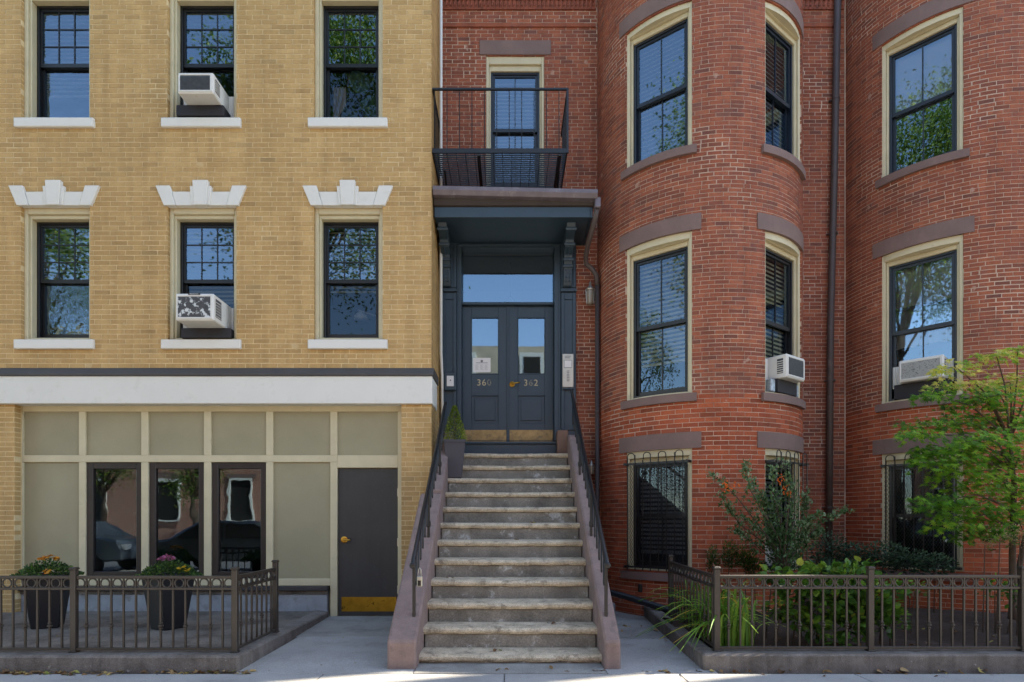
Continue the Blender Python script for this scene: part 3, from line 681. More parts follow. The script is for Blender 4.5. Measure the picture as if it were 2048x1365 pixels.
def text_part(name, txt, size, extrude, mat, parent, M, align='LEFT'):
    cu = bpy.data.curves.new(name, 'FONT'); cu.body = txt; cu.size = size; cu.extrude = extrude; cu.align_x = align
    o = bpy.data.objects.new('tmp', cu); COL.objects.link(o); bpy.context.view_layer.update()
    me = bpy.data.meshes.new_from_object(o.evaluated_get(bpy.context.evaluated_depsgraph_get())); me.materials.clear(); me.materials.append(mat)
    bpy.data.objects.remove(o); return part(name, me, mat, parent, M @ Matrix.Rotation(R(90), 4, 'X'))
def digits(txt, px0, py, parent, worn):
    for i, ch in enumerate(txt):
        text_part('house_number', ch, .135, .0012, m_worn if i == worn else m_num, parent, T((PX(px0 + i * 10.2, DD), DD - .0025, PZ(py, DD))))
m_num = pmat('gilt_numeral', 'b9ac8a', .5, .15, 30, bst=0); m_worn = pmat('worn_numeral', '8d8875', .6, .3, 40, bst=0, stain='35414a', sthr=(.5, .56), sscale=60)
digits('360', 953.5, 771.5, dl, 2); digits('362', 1047, 772, dr, 1)
for py in (640, 700, 850):
    part('hinge', Box(X(922.6), X(924.6), DD - .014, DD, PZ(py + 9, DD), PZ(py - 9, DD)), m_iron, dl); part('hinge', Box(X(1107.2), X(1109.2), DD - .014, DD, PZ(py + 9, DD), PZ(py - 9, DD)), m_iron, dr)
# pendant lamp in the hall
pd = thing('pendant_lamp', 'glass pendant lamp hanging in the hall behind the transom', 'lamp', (.02, 9.9, 4.8))
part('cord', MB().tube([(.02, 9.9, 5.0), (.02, 9.9, 5.6)], .006, 5), m_iron, pd)
part('shade', MB().lathe([(.02, .0), (.09, .05), (.1, .18), (.04, .26), (.012, .3)], (.02, 9.9, 4.72), 14), m_steel, pd, smooth=True)

# canopy over the door
cy = thing('door_canopy', 'dark blue wooden canopy with carved brackets over the entrance doors', 'canopy', (0, 8.4, 5.43))
cz = 5.437
part('soffit', Box(-1.012, 1.10, 8.14, 8.94, cz, cz + .03), m_doorblue, cy, bevel=.003)
part('fascia', Box(-1.015, 1.105, 8.09, 8.139, cz - .004, cz + .135), m_doorblue, cy, bevel=.004)
part('side_fascia', Box(1.106, 1.14, 8.095, 8.94, cz - .004, cz + .135), m_doorblue, cy, bevel=.004)
part('moulding', MB().prism_x([(8.10, cz + .136), (8.07, cz + .15), (8.05, cz + .2), (8.03, cz + .225), (8.9, cz + .225), (8.9, cz + .136)], -1.018, 1.15), m_gmould, cy, bevel=.003)
def tilt(mb, k=-.022):
    mb.v = [(x, y, z + (x + 1) * k) for x, y, z in mb.v]; return mb
part('gutter', tilt(MB().prism_x([(8.06, cz + .228), (7.985, cz + .245), (7.955, cz + .30), (7.955, cz + .352), (7.968, cz + .352), (7.97, cz + .31), (8.06, cz + .27)], -1.022, 1.19)), m_gutter, cy, bevel=.003)
part('roof', tilt(MB().prism_x([(7.99, cz + .33), (8.95, cz + .44), (8.95, cz + .30), (8.06, cz + .285)], -1.02, 1.185), -.02), m_gutter, cy)
for xa in (-.985, .80):
    xb = xa + .125
    br = part('bracket', MB().prism_x([(8.846, 4.77), (8.78, 4.77), (8.74, 4.86), (8.72, 5.0), (8.66, 5.08), (8.62, 5.16), (8.50, 5.22), (8.44, 5.30), (8.28, 5.34), (8.22, 5.434), (8.846, 5.434)], xa, xb), m_doorblue, cy, bevel=.006)
    for i, (y, z) in enumerate([(8.70, 5.03), (8.64, 5.10), (8.475, 5.245), (8.26, 5.36)]):
        part('bracket_roll', MB().tube([(xa - .012, y, z), (xb + .012, y, z)], .022, 10), m_doorblue, br, smooth=False)
    for i in range(4):
        for sx_ in (.035, .09):
            y, z = (8.76 - .03 * (i % 2) - .01 * i, 4.82 + .055 * i)
            part('bracket_bead', MB().lathe([(.004, -.014), (.014, -.006), (.014, .006), (.004, .014)], (xa + sx_, 8.745 - .005 * i, 4.83 + .05 * i), 8), m_doorblue, br)
        part('bracket_bead', MB().lathe([(.004, -.014), (.014, -.006), (.014, .006), (.004, .014)], (xa + .062, 8.60 - .03 * i, 5.15 + .018 * i), 8), m_doorblue, br)
    part('bracket_foot', MB().box(xa + .01, xb - .01, 8.79, 8.846, 4.765, 4.80), m_doorblue, br, bevel=.004)

# ================================================================== STOOP
stp = thing('stone_stoop', 'worn sandy stone front stoop with mauve stucco side walls', 'steps', (0, 6.9, 0))
S0, RUN, RISE, Z1 = 5.4, .28, .198, .096
SXa, SXb = -.813, .838
def rough_tread(xa, xb, y0, y1, z0, z1, seed):
    rg = random.Random(seed); mb = MB(); n = 26
    P = []
    for i in range(n + 1):
        x = xa + (xb - xa) * i / n; e = rg.uniform(-.006, .006); f = rg.uniform(-.004, .004); worn = -.012 * math.exp(-((x - .05) / .45) ** 2)
        P.append([(x, y0 + .012 + e, z0 + rg.uniform(-.004, .004)), (x, y0 + e, z0 + .02), (x, y0 + e * .7, z1 - .022 + f + worn), (x, y0 + .02, z1 - .004 + worn * .9 + f * .5), (x, y0 + .07, z1 + worn * .6), (x, y1, z1), (x, y1, z0)])
    for a, b in zip(P, P[1:]):
        for k in range(6): mb.face([a[k], b[k], b[k + 1], a[k + 1]])
        mb.face([a[6], b[6], b[0], a[0]])
    mb.face(P[0]); mb.face(P[-1][::-1]); return mb
for k in range(12):
    y = S0 + RUN * k; z = Z1 + RISE * k; a, b = SXa, SXb
    zlo = z - RISE - .01 if k else -.05
    st_ = part('step', Box(a + .004, b - .004, y + .03, y + RUN + .06 if k < 11 else 8.80, zlo, z - .066), m_riser, stp, bevel=.006)
    part('tread', rough_tread(a - (.01 if k else .02), b + .01, y, y + RUN + .031 if k < 11 else 8.78, z - .066, z, 50 + k), m_tread, st_, smooth=False, weld=True)
SL = .715
def ch_z(y): return .272 + SL * (y - 5.28)
part('cheek_wall', MB().prism_x([(5.24, -.05), (5.24, .25), (5.27, .272), (7.2, ch_z(7.2) - .02), (7.26, ch_z(7.2)), (7.26, -.05)], -1.075, -.817), m_cheek, stp, bevel=.018)
part('cheek_wall', MB().prism_x([(7.262, -.05), (7.262, ch_z(7.262) + .004), (8.42, ch_z(8.42)), (8.80, 2.62), (8.80, -.05)], -.972, -.816), m_cheek, stp, bevel=.015)
part('cheek_wall', MB().prism_x([(5.24, -.05), (5.24, .25), (5.27, .272), (8.42, ch_z(8.42)), (8.62, 2.55), (8.80, 2.55), (8.80, -.05)], .842, .985), m_cheek, stp, bevel=.018)
# handrails
def handrail(xr, label, y_end, flip=1):
    t = thing('stair_handrail', label, 'handrail', (xr, 5.46, .39), 'iron handrails of the stoop')
    zr = lambda y: .944 + .722 * (y - 5.46)
    part('rail', MB().tube([(xr, 5.42, zr(5.42) - .02), (xr, 5.46, zr(5.46)), (xr, y_end, zr(y_end))], .021, 10), m_iron, t, smooth=True)
    part('rail_scroll', MB().lathe([(.012, -.012), (.027, -.012), (.03, 0), (.027, .012), (.012, .012)], (0, 0, 0), 14), m_iron, t, T((xr, 5.415, zr(5.42) - .012)) @ Matrix.Rotation(R(90), 4, 'X'), smooth=True)
    for i, y in enumerate((5.50, 6.50, 7.55)):
        part('post', Box(xr - .014, xr + .014, y - .014, y + .014, ch_z(y) - .02, zr(y) - .01), m_iron, t, bevel=.003)
        if i: part('post_collar', Box(xr - .022, xr + .022, y - .022, y + .022, ch_z(y) + .10, ch_z(y) + .16), m_iron, t, bevel=.004)
    y = 5.62
    while y < y_end - .1:
        if min(abs(y - p) for p in (5.5, 6.5, 7.55)) > .05:
            z1, z0 = zr(y) - .015, zr(y) - .33; w = .026
            pts = [(xr, y - w, z1 - w * .7)] + [(xr, y - w * math.cos(a), z0 - w * math.sin(a)) for a in (0, .5, 1.05, 1.57, 2.1, 2.64, 3.14)] + [(xr, y + w, z1 + w * .7)]
            part('baluster', MB().tube(pts, .0065, 5), m_iron, t, smooth=True)
        y += .15
    return t
handrail(-.878, 'black iron handrail with a lockbox, on the yellow building side of the stoop', 8.22)
handrail(.897, 'black iron handrail on the round bay side of the stoop', 8.55)
lb = thing('key_lockbox', 'small grey lockbox hanging on the lower end of the stair handrail', 'lockbox', (-.84, 5.62, .66))
part('shackle', MB().tube([(-.852, 5.60, .79), (-.852, 5.60, .85), (-.842, 5.60, .87), (-.828, 5.60, .85), (-.828, 5.60, .79)], .005, 6), m_steel, lb, smooth=True)
part('body', Box(-.865, -.815, 5.58, 5.61, .69, .79), m_steel, lb, bevel=.006); part('dial', Box(-.855, -.826, 5.575, 5.58, .70, .75), m_black, lb)

# ================================================================== AIR CONDITIONERS
def ac_unit(label, M, w, h, d, yb_, z, block, coil, xo=0, side='right', tag_text=None, panelw=.14, peel=False, legs=None):
    """M: window frame; front face at y = -d, back at yb_."""
    t = thing('air_conditioner', label, 'air conditioner', tuple((M @ Vector((xo, 0, z)))), 'window air conditioners'); WM[t.name] = T(M @ Vector((xo, 0, z)))
    x0, x1 = xo - w / 2, xo + w / 2; y0 = -d
    part('body', MB().box(x0, x1, y0, yb_, z, z + h), m_acw, t, M, bevel=.012)
    fr_ = part('grille_frame', frame4(MB(), x0 + .012, x1 - .012, y0 - .008, y0 + .004, z + .02, z + h - .02, .02, .03, .022, .02), m_acw, t, M, bevel=.004)
    part('coil', Box(x0 + .03, x1 - .04, y0 - .003, y0 + .002, z + .04, z + h - .04), coil, fr_, M)
    n = int((h - .08) / .016); mb = MB()
    for i in range(n): zz = z + .042 + i * .016; mb.box(x0 + .03, x1 - .04, y0 - .0065, y0 - .0035, zz, zz + .004)
    part('louvre_slats', mb, coil if peel else m_acg, fr_, M)
    for sgn in (-1, 1):
        xs = x1 if sgn > 0 else x0
        mb = MB(); mb.box(min(xs, xs + sgn * .003), max(xs, xs + sgn * .003), y0 + .05, y0 + .05 + d * .5, z + .06, z + h - .05)
        part('side_vent', mb, m_acg, t, M)
        for i in range(6): 
            zz = z + .07 + i * (h - .13) / 6; part('vent_fin', Box(min(xs + sgn * .003, xs + sgn * .007), max(xs + sgn * .003, xs + sgn * .007), y0 + .05, y0 + .05 + d * .5, zz, zz + .008), m_acw, t, M)
    # accordion wings closing the window
    for sgn in (-1, 1):
        xa = x1 if sgn > 0 else x0; xe = (.345 if sgn > 0 else -.345)
        if abs(xe - xa) < .03 or (xe - xa) * sgn < 0: continue
        mb = MB(); m = max(2, int(abs(xe - xa) / .012))
        for i in range(m):
            a, b = xa + (xe - xa) * i / m, xa + (xe - xa) * (i + 1) / m; e0, e1 = (.0, .008) if i % 2 else (.008, .0)
            mb.face([(a, yb_ - .03 + e0, z - .03), (b, yb_ - .03 + e1, z - .03), (b, yb_ - .03 + e1, z + h - .02), (a, yb_ - .03 + e0, z + h - .02)])
        part('accordion_wing', mb, m_acw, t, M)
    if block: part('support_block', Box(*block), m_wood, t, M, bevel=.006)
    if tag_text:
        part('name_tag', Box(xo - .075, xo + .075, y0 - .012, y0 - .008, z + h - .022, z + h - .002), m_black, t, M)
        text_part('lettering', tag_text, .022, .0003, m_acw, t, M @ T((xo, y0 - .0125, z + h - .019)), 'CENTER')
    return t
ac_unit('white air conditioner with peeling grille in the lower middle window of the yellow wall', T((YW[1], DY, rows[0])), .49, .345, .30, .2, .155, (-.28, .38, .0, .2, .022, .155), m_acpeel, xo=.06, tag_text='FRIGIDAIRE', peel=True)
ac_unit('small white air conditioner on black block in upper middle window of the yellow wall', T((YW[1], DY, rows[1])), .46, .27, .24, .2, .165, (-.33, .30, -.03, .2, .022, .163), m_acg, xo=.04)
w_, M, g = BW[(1, 1)]
ac_unit('boxy white air conditioner wrapped in foil in the round bay window', M, .45, .30, .16, .12, .21, (-.24, .24, -.05, .11, .035, .21), m_acg, xo=.0)
m_foil = pmat('crumpled_foil', 'a9b6c2', .35, .3, 30, metal=.6, bs=40, bst=1.0)
part('foil_wrap', MB().box(-.345, -.245, -.02, .1, .036, .2).box(.245, .345, -.02, .1, .036, .2), m_foil, bpy.data.objects['air_conditioner.002'], M, bevel=.01)
w_, M, g = BW[(2, 1)]
ac_unit('white air conditioner half hidden by maple leaves in the window at the frame edge', M, .50, .29, .15, .12, .24, (-.3, .33, -.04, .11, .035, .235), pmat('perforated_ac_grille', '9fa1a0', .5, .1, 12, bst=.1, speck=('55585a', 60, .58)), xo=.03, peel=True)
w_, M, g = BW[(1, 0)]
ac_unit('white air conditioner behind bars in the street level bay window with the berry shrub', M, .42, .30, .02, .12, .09, (-.3, .3, .02, .11, .035, .09), m_acg, xo=.05)

# ================================================================== THINGS SEEN INSIDE WINDOWS
hp = thing('desk_lamp', 'round white lamp on an arm seen inside the lower window nearest the entrance', 'lamp', (YW[2] + .1, DY + .42, 4.2))
part('shade', MB().lathe([(.095, 0), (.09, .05), (.05, .09), (.02, .12)], (YW[2] + .07, DY + .40, 4.12), 18), m_acw, hp, smooth=True)
part('arm', MB().tube([(YW[2] + .07, DY + .40, 4.22), (YW[2] + .02, DY + .4, 4.26), (YW[2] + .34, DY + .42, 4.16)], .008, 6), m_acw, hp, smooth=True)

m_mumstem = pmat('green_stem', '5d6b3c', .6, .1, 9, bst=0)
# ================================================================== LEAF TOOLS
def leaf_pts(kind):
    if kind == 'maple':
        tips = [(-100, .55), (-62, .85), (-28, 1.0), (0, 1.12), (28, 1.0), (62, .85), (100, .55)]
        out = [(0, 0)]
        for i, (a, r) in enumerate(tips):
            out.append((r * math.sin(R(a)), r * math.cos(R(a)) + .1))
            if i < 6:
                b = (a + tips[i + 1][0]) / 2; out.append((.36 * math.sin(R(b)), .36 * math.cos(R(b)) + .1))
        return out
    if kind == 'oval': return [(0, 0), (-.2, .2), (-.26, .5), (-.16, .82), (0, 1), (.16, .82), (.26, .5), (.2, .2)]
    if kind == 'broad': return [(0, 0), (-.3, .12), (-.42, .4), (-.32, .72), (-.1, .94), (0, 1.06), (.1, .94), (.32, .72), (.42, .4), (.3, .12)]
    return [(0, 0), (-.2, .45), (0, 1), (.2, .45)]
LP = {k: leaf_pts(k) for k in ('maple', 'oval', 'broad', 'small')}
def add_leaf(mb, pos, axis, nrm, size, kind, tint, curl=.15):
    a = Vector(axis).normalized(); n = Vector(nrm); n = (n - a * n.dot(a)); n = n.normalized() if n.length > 1e-4 else a.orthogonal().normalized(); s = a.cross(n)
    pts = LP[kind]; p0 = Vector(pos); V = []
    for (x, y) in pts: V.append(p0 + s * (x * size) + a * (y * size) + n * size * (curl * abs(x) - curl * y * y))
    if kind == 'maple':
        c = p0 + a * (.12 * size); b = len(mb.v); mb.v.append(tuple(c)); mb.v.extend(tuple(v) for v in V)
        m = len(V)
        for i in range(1, m - 1, 2) if False else range(1, m):
            j = i + 1 if i + 1 < m else 0
            mb.f.append((b, b + 1 + i, b + 1 + j)); mb.t.append(tint)
    else: 
        b = len(mb.v); mb.v.extend(tuple(v) for v in V); m = len(V); h = m // 2
        mb.f.append(tuple(b + i for i in range(0, h + 1))); mb.t.append(tint)
        mb.f.append(tuple(b + i for i in [0] + list(range(h, m)))); mb.t.append(tint)
def rdir(rg, zbias=0):
    v = Vector((rg.gauss(0, 1), rg.gauss(0, 1), rg.gauss(0, 1) + zbias)); return v.normalized()

hpl = thing('houseplant', 'large leaved houseplant behind the upper window nearest the entrance', 'plant', (YW[2] + .05, DY + .42, rows[1] + .1))
for j, (px, pz, ax, sz_, tt) in enumerate([(.12, .62, (-.35, -.1, .75), .36, .8), (.16, .60, (.45, -.15, -.9), .40, .6), (-.05, .12, (-.3, -.1, .9), .34, .3), (-.2, .05, (-.8, -.1, .5), .26, .2), (.1, .3, (.7, -.2, .5), .28, .4)]):
    mb = MB(); add_leaf(mb, (YW[2] + px, DY + .40 + .02 * j, rows[1] + pz), ax, (.1, -1, .15), sz_, 'broad', tt, .1)
    part('leaf', mb, leafmat('houseplant_leaf', [(0, '24421f'), (1, '6f9a86')]) if j == 0 else bpy.data.materials['houseplant_leaf'], hpl)
part('stem', MB().tube([(YW[2] + .1, DY + .44, rows[1] - .1), (YW[2] + .15, DY + .44, rows[1] + .4), (YW[2] + .14, DY + .42, rows[1] + .64)], .008, 6), m_mumstem, hpl)
hc = MB()
for i in range(8): hc.face([(YW[2] - .33 + .022 * i, DY + .45 + .015 * (i % 2), rows[1] - .05), (YW[2] - .308 + .022 * i, DY + .45 + .015 * ((i + 1) % 2), rows[1] - .05), (YW[2] - .308 + .022 * i, DY + .45 + .015 * ((i + 1) % 2), rows[1] + .75), (YW[2] - .33 + .022 * i, DY + .45 + .015 * (i % 2), rows[1] + .75)])
part('curtain', hc, m_paper, yb)

# ================================================================== BALCONY, DOWNSPOUTS, LAMPS
bl = thing('fire_escape_balcony', 'black iron fire escape balcony with slatted floor over the entrance canopy', 'balcony', (-.1, 8.4, 6.23))
BX0, BX1, BY0, BZ, BT = -1.028, .785, 7.965, 6.233, 7.10
part('floor_frame', MB().box(BX0, BX1, BY0, BY0 + .012, BZ, BZ + .06).box(BX0, BX1, 8.92, 8.935, BZ, BZ + .06).box(BX0, BX0 + .012, BY0 + .012, 8.92, BZ, BZ + .06).box(BX1 - .012, BX1, BY0 + .012, 8.92, BZ, BZ + .06), m_iron, bl)
for x in (-.43, .66): part('floor_beam', Box(x, x + .045, BY0 + .012, 8.92, BZ - .03, BZ + .03), m_iron, bl, bevel=.003)
i = 0; y = BY0 + .03
while y < 8.9:
    part('floor_slat', Box(BX0 + .012, BX1 - .012, y, y + .006, BZ + .033, BZ + .052), m_iron, bl); y += .047
for k in range(14): x = BX0 + .06 + k * .126; part('cross_bar', MB().tube([(x, BY0 + .01, BZ + .028), (x, 8.92, BZ + .028)], .0045, 4), m_iron, bl)
part('top_rail', MB().box(BX0, BX1 + .012, BY0 - .006, BY0 + .022, BT - .024, BT).box(BX1 - .012, BX1 + .012, BY0 + .022, 8.94, BT - .024, BT).box(BX0, BX0 + .02, BY0 + .022, 8.94, BT - .024, BT), m_iron, bl)
for k in range(11):
    x = PX(869 + 24.9 * k, BY0); part('baluster', MB().tube([(x, BY0 + .008, BZ + .05), (x, BY0 + .008, BT - .01)], .0065, 5), m_iron, bl)
for k in range(1, 7):
    y = BY0 + .13 * k; part('baluster', MB().tube([(BX1 - .0, y, BZ + .05), (BX1 - .0, y, BT - .01)], .0065, 5), m_iron, bl); part('baluster', MB().tube([(BX0 + .01, y, BZ + .05), (BX0 + .01, y, BT - .01)], .0065, 5), m_iron, bl)
part('corner_post', Box(BX1 - .014, BX1 + .014, BY0 - .004, BY0 + .02, BZ, BT), m_iron, bl)
for x in (-.9, .70): part('wall_bracket', MB().tube([(x, 8.94, 5.86), (x, 8.35, BZ - .01)], .014, 6), m_iron, bl)

ds = thing('canopy_downspout', 'grey brown downspout bending from the canopy gutter down beside the entrance', 'downspout', (1.37, 8.88, .1))
part('outlet_box', Box(1.155, 1.235, 7.99, 8.10, 5.52, 5.66), m_gutter, ds, bevel=.01)
part('pipe', MB().tube([(1.19, 8.05, 5.53), (1.175, 8.10, 5.42), (1.12, 8.45, 5.22), (1.11, 8.60, 5.12), (1.13, 8.68, 5.05), (1.22, 8.70, 4.98), (1.28, 8.715, 4.90), (1.295, 8.72, 4.75)], .036, 10), m_pipe, ds, smooth=True)
part('pipe', MB().tube([(1.295, 8.72, 4.76), (1.295, 8.72, .48), (1.29, 8.6, .40), (1.29, 8.3, .38), (1.29, 7.95, .37)], .033, 10), m_pipe, ds, smooth=True)
for z in (4.2, 2.9, 1.5): part('strap', MB().lathe([(.038, -.012), (.04, 0), (.038, .012)], (1.295, 8.72, z), 12), m_pipe, ds)
le = tag(part('drain_leader', MB().tube([(1.30, 7.92, .37), (1.60, 7.70, .30), (2.02, 7.35, .19), (2.07, 7.30, .18)], [.04, .042, .045, .05], 8), pmat('black_drain_plastic', '1e2126', .4, .2, 8, bs=50, bst=.3), None), 'black drain pipe lying across the path at the foot of the round bay', 'drain pipe')
d2 = thing('brown_downspout', 'tall brown downspout on the brick strip between the two round bays', 'downspout', (4.76, 8.87, 0))
part('pipe', MB().tube([(PX(1676, 8.88), 8.88, 9.3), (PX(1669, 8.88), 8.88, 6.6), (PX(1661, 8.88), 8.88, 4.2), (PX(1657, 8.88), 8.88, .05)], .049, 12), m_pipe, d2, smooth=True)
for z in (7.6, 5.6, 3.4, 1.5):
    x = PX(1657, 8.88) + (z / 9.3) ** 1.2 * .14; part('strap', MB().lathe([(.052, -.014), (.056, -.006), (.056, .006), (.052, .014)], (x, 8.88, z), 14), m_pipe, d2)
    part('strap_nail', Box(x - .08, x + .08, 8.90, 8.945, z - .006, z + .006), m_pipe, d2)

def lantern(label, c, s):
    t = thing('wall_lantern', label, 'wall lamp', c); x, y, z = c
    part('back_plate', MB().lathe([(.045 * s, 0), (.05 * s, .01), (.03 * s, .02)], (0, 0, 0), 14), m_iron, t, T((x, 8.948, z + .06 * s)) @ Matrix.Rotation(R(90), 4, 'X'))
    part('arm', MB().tube([(x, 8.94, z + .06 * s), (x, y + .03, z + .10 * s), (x, y, z + .17 * s)], .009 * s, 6), m_brass, t, smooth=True)
    part('cap', MB().lathe([(.075 * s, .07 * s), (.07 * s, .09 * s), (.03 * s, .13 * s), (.012 * s, .19 * s), (.004 * s, .21 * s)], c, 14), m_steel, t, smooth=True)
    part('globe', MB().lathe([(.02 * s, -.14 * s), (.05 * s, -.125 * s), (.062 * s, -.05 * s), (.068 * s, .03 * s), (.066 * s, .07 * s)], c, 14), pmat('milky_lamp_glass', '857c70', .25, .15, 20, bst=.1), t, smooth=True)
    for k in range(6):
        a = k * math.pi / 3 + .3; part('cage_bar', MB().tube([(x + .06 * s * math.cos(a), y + .06 * s * math.sin(a), z - .13 * s), (x + .072 * s * math.cos(a), y + .072 * s * math.sin(a), z + .07 * s)], .004 * s, 4), m_steel, t)
lantern('glass wall lantern with metal cap on the brick beside the entrance downspout', (PX(1180.5, 8.86), 8.86, PZ(591, 8.86)), 1.0)
lantern('small lantern low on the brick wall beside the stair handrail', (PX(1183, 8.86), 8.86, PZ(938, 8.86)), .62)

ic = thing('intercom_panel', 'steel intercom panel with call buttons on the pilaster beside the doors', 'intercom', (.9, 8.82, 3.4))
xa, xb, za, zb = PX(1124.6, 8.81), PX(1146.8, 8.81), PZ(775.5, 8.81), PZ(709, 8.81)
part('back_box', Box(xa - .012, xb + .012, 8.80, 8.826, za - .03, zb + .006), m_doorblue, ic, bevel=.004)
part('plate', Box(xa, xb, 8.786, 8.799, za, zb), m_steel, ic, bevel=.004)
part('screen', Box(xa + .03, xb - .03, 8.783, 8.7855, zb - .2, zb - .1), m_paper, ic); part('bezel', frame4(MB(), xa + .024, xb - .024, 8.7835, 8.7858, zb - .206, zb - .094, .008, .008, .008, .008), m_ink, ic)
for k in range(7): z = za + .09 + k * .024; part('button', Box(xa + .065, xb - .06, 8.782, 8.7855, z, z + .008), m_ink, ic)
for k in range(2): part('legend', Box(xa + .035, xb - .035 - .02 * k, 8.7842, 8.7856, zb - .04 - .024 * k, zb - .03 - .024 * k), m_ink, ic)
for a in (xa + .012, xb - .012):
    for z in (za + .012, zb - .012): part('screw', MB().lathe([(.004, 0), (.003, .002)], (0, 0, 0), 8), m_ink, ic, T((a, 8.786, z)) @ Matrix.Rotation(R(90), 4, 'X'))
kp = thing('key_reader', 'small pale entry plate on a dark box on the pilaster by the yellow wall', 'entry plate', (-.9, 8.8, 3.4))
part('box', Box(PX(889, 8.81), PX(912.5, 8.81), 8.785, 8.826, PZ(781, 8.81), PZ(746, 8.81)), m_doorblue, kp, bevel=.004)
part('plate', Box(PX(893.5, 8.78), PX(907.5, 8.78), 8.778, 8.7845, PZ(773, 8.78), PZ(752, 8.78)), m_paper, kp, bevel=.003); part('button', Box(PX(900, 8.78), PX(902, 8.78), 8.774, 8.778, PZ(762.5, 8.78), PZ(760, 8.78)), m_black, kp)
nt_ = thing('paper_notice', 'white printed paper notice taped inside the glass of door 360', 'notice', (PX(963, DD), DD, 3.4))
M = T((PX(963.5, DD), DD + .018, PZ(730, DD)))
part('sheet', Box(-.133, .133, -.001, .0, -.108, .108), m_paper, nt_, M)
part('seal', MB().lathe([(.02, 0), (.02, .0004)], (0, 0, 0), 12), m_ink, nt_, M @ T((0, -.0012, .06)) @ Matrix.Rotation(R(90), 4, 'X'))
for (xa, xb, z) in [(-.09, .09, .035), (-.085, .085, .028)]: part('print_line', Box(xa, xb, -.0016, -.0012, z, z + .004), m_ink, nt_, M)
for cxx in (-.07, .0, .07):
    for k in range(7): part('print_line', Box(cxx - .028, cxx + .028 - .02 * ((k * 7) % 3) / 2, -.0016, -.0012, -.07 + k * .012, -.0675 + k * .012), m_ink, nt_, M)

# ================================================================== WINDOW GRILLES
def grille(label, M, w, z0, z1, mesh_on):
    t = thing('window_grille', label, 'window grille', tuple(M @ Vector((0, 0, z0))), 'iron grilles over street level windows')
    y = -.10
    part('cross_rail', Box(-w / 2 - .03, w / 2 + .03, y - .006, y + .006, z1 - .16, z1 - .135), m_iron, t, M); part('cross_rail', Box(-w / 2 - .03, w / 2 + .03, y - .006, y + .006, z0 + .05, z0 + .075), m_iron, t, M)
    n = 8
    for i in range(n): 
        x = -w / 2 + .02 + (w - .04) * i / (n - 1); tall = i in (1, 3, 4, 6)
        part('bar', MB().tube([(x, y - .012, z0 + .02), (x, y - .012, z1 - (.03 if tall else .1))], .0075, 5), m_iron, t, M)
    for (xa, sg) in ((-w / 2 + .02, 1), (-.5 * (w - .04) * (1 / 7.0), -1), (.5 * (w - .04) / 7.0, 1), (w / 2 - .02, -1)):
        pts = [(xa, y - .012, z1 - .11)] + [(xa + sg * (.05 - .05 * math.cos(a)), y - .012, z1 - .05 + .045 * math.sin(a)) for a in (0, .5, 1, 1.57, 2.1, 2.6, 3.14)] + [(xa + sg * .1, y - .012, z1 - .09)]
        part('scroll', MB().tube(pts, .0065, 5), m_iron, t, M, smooth=True)
    for (x, z) in ((-w / 2 - .03, z1 - .147), (w / 2 + .03, z1 - .147), (-w / 2 - .03, z0 + .062), (w / 2 + .03, z0 + .062)): part('bracket', Box(x - .014, x + .014, y - .01, .05, z - .016, z + .016), m_iron, t, M)
    if mesh_on:
        mb = MB(); p, q = .034, .058; zt = z1 - .16; zb = z0 + .07; nx = int(w / p); nz = int((zt - zb) / q); e = .0022
        for i in range(nx):
            for k in range(nz):
                x, z = -w / 2 + (i + .5) * w / nx, zb + (k + .5) * (zt - zb) / nz; dx, dz = w / nx / 2, (zt - zb) / nz / 2
                for (ax, az, bx, bz) in ((x - dx, z, x, z + dz), (x, z + dz, x + dx, z), (x + dx, z, x, z - dz), (x, z - dz, x - dx, z)):
                    mb.face([(ax - e, y + .004, az), (ax + e, y + .004, az), (bx + e, y + .004, bz), (bx - e, y + .004, bz)])
                    mb.face([(ax, y + .002, az - e), (bx, y + .002, bz - e), (bx, y + .007, bz + e), (ax, y + .007, az + e)])
        part('mesh', mb, m_iron, t, M, kind='stuff')
gz0, gz1 = 0.0, uw_z[0][1] - uw_z[0][0]
grille('black scrolled iron grille with diamond mesh over the bay window beside the stoop', BW[(0, 0)][1], .80, gz0, gz1 - .02, True)
grille('black iron bar grille over the narrow bay window behind the berry shrub', BW[(1, 0)][1], .80, gz0, gz1 - .02, False)
grille('black mesh iron grille over the dark window behind the maple', BW[(2, 0)][1], .80, gz0, gz1 - .02, True)
tag(part('wall_vent', Box(PX(1283, 7.62), PX(1290, 7.62), 7.76, 7.84, PZ(1188, 7.62), PZ(1172, 7.62)), m_black, None, bevel=.006), 'small black vent cap low on the round bay brick', 'vent')

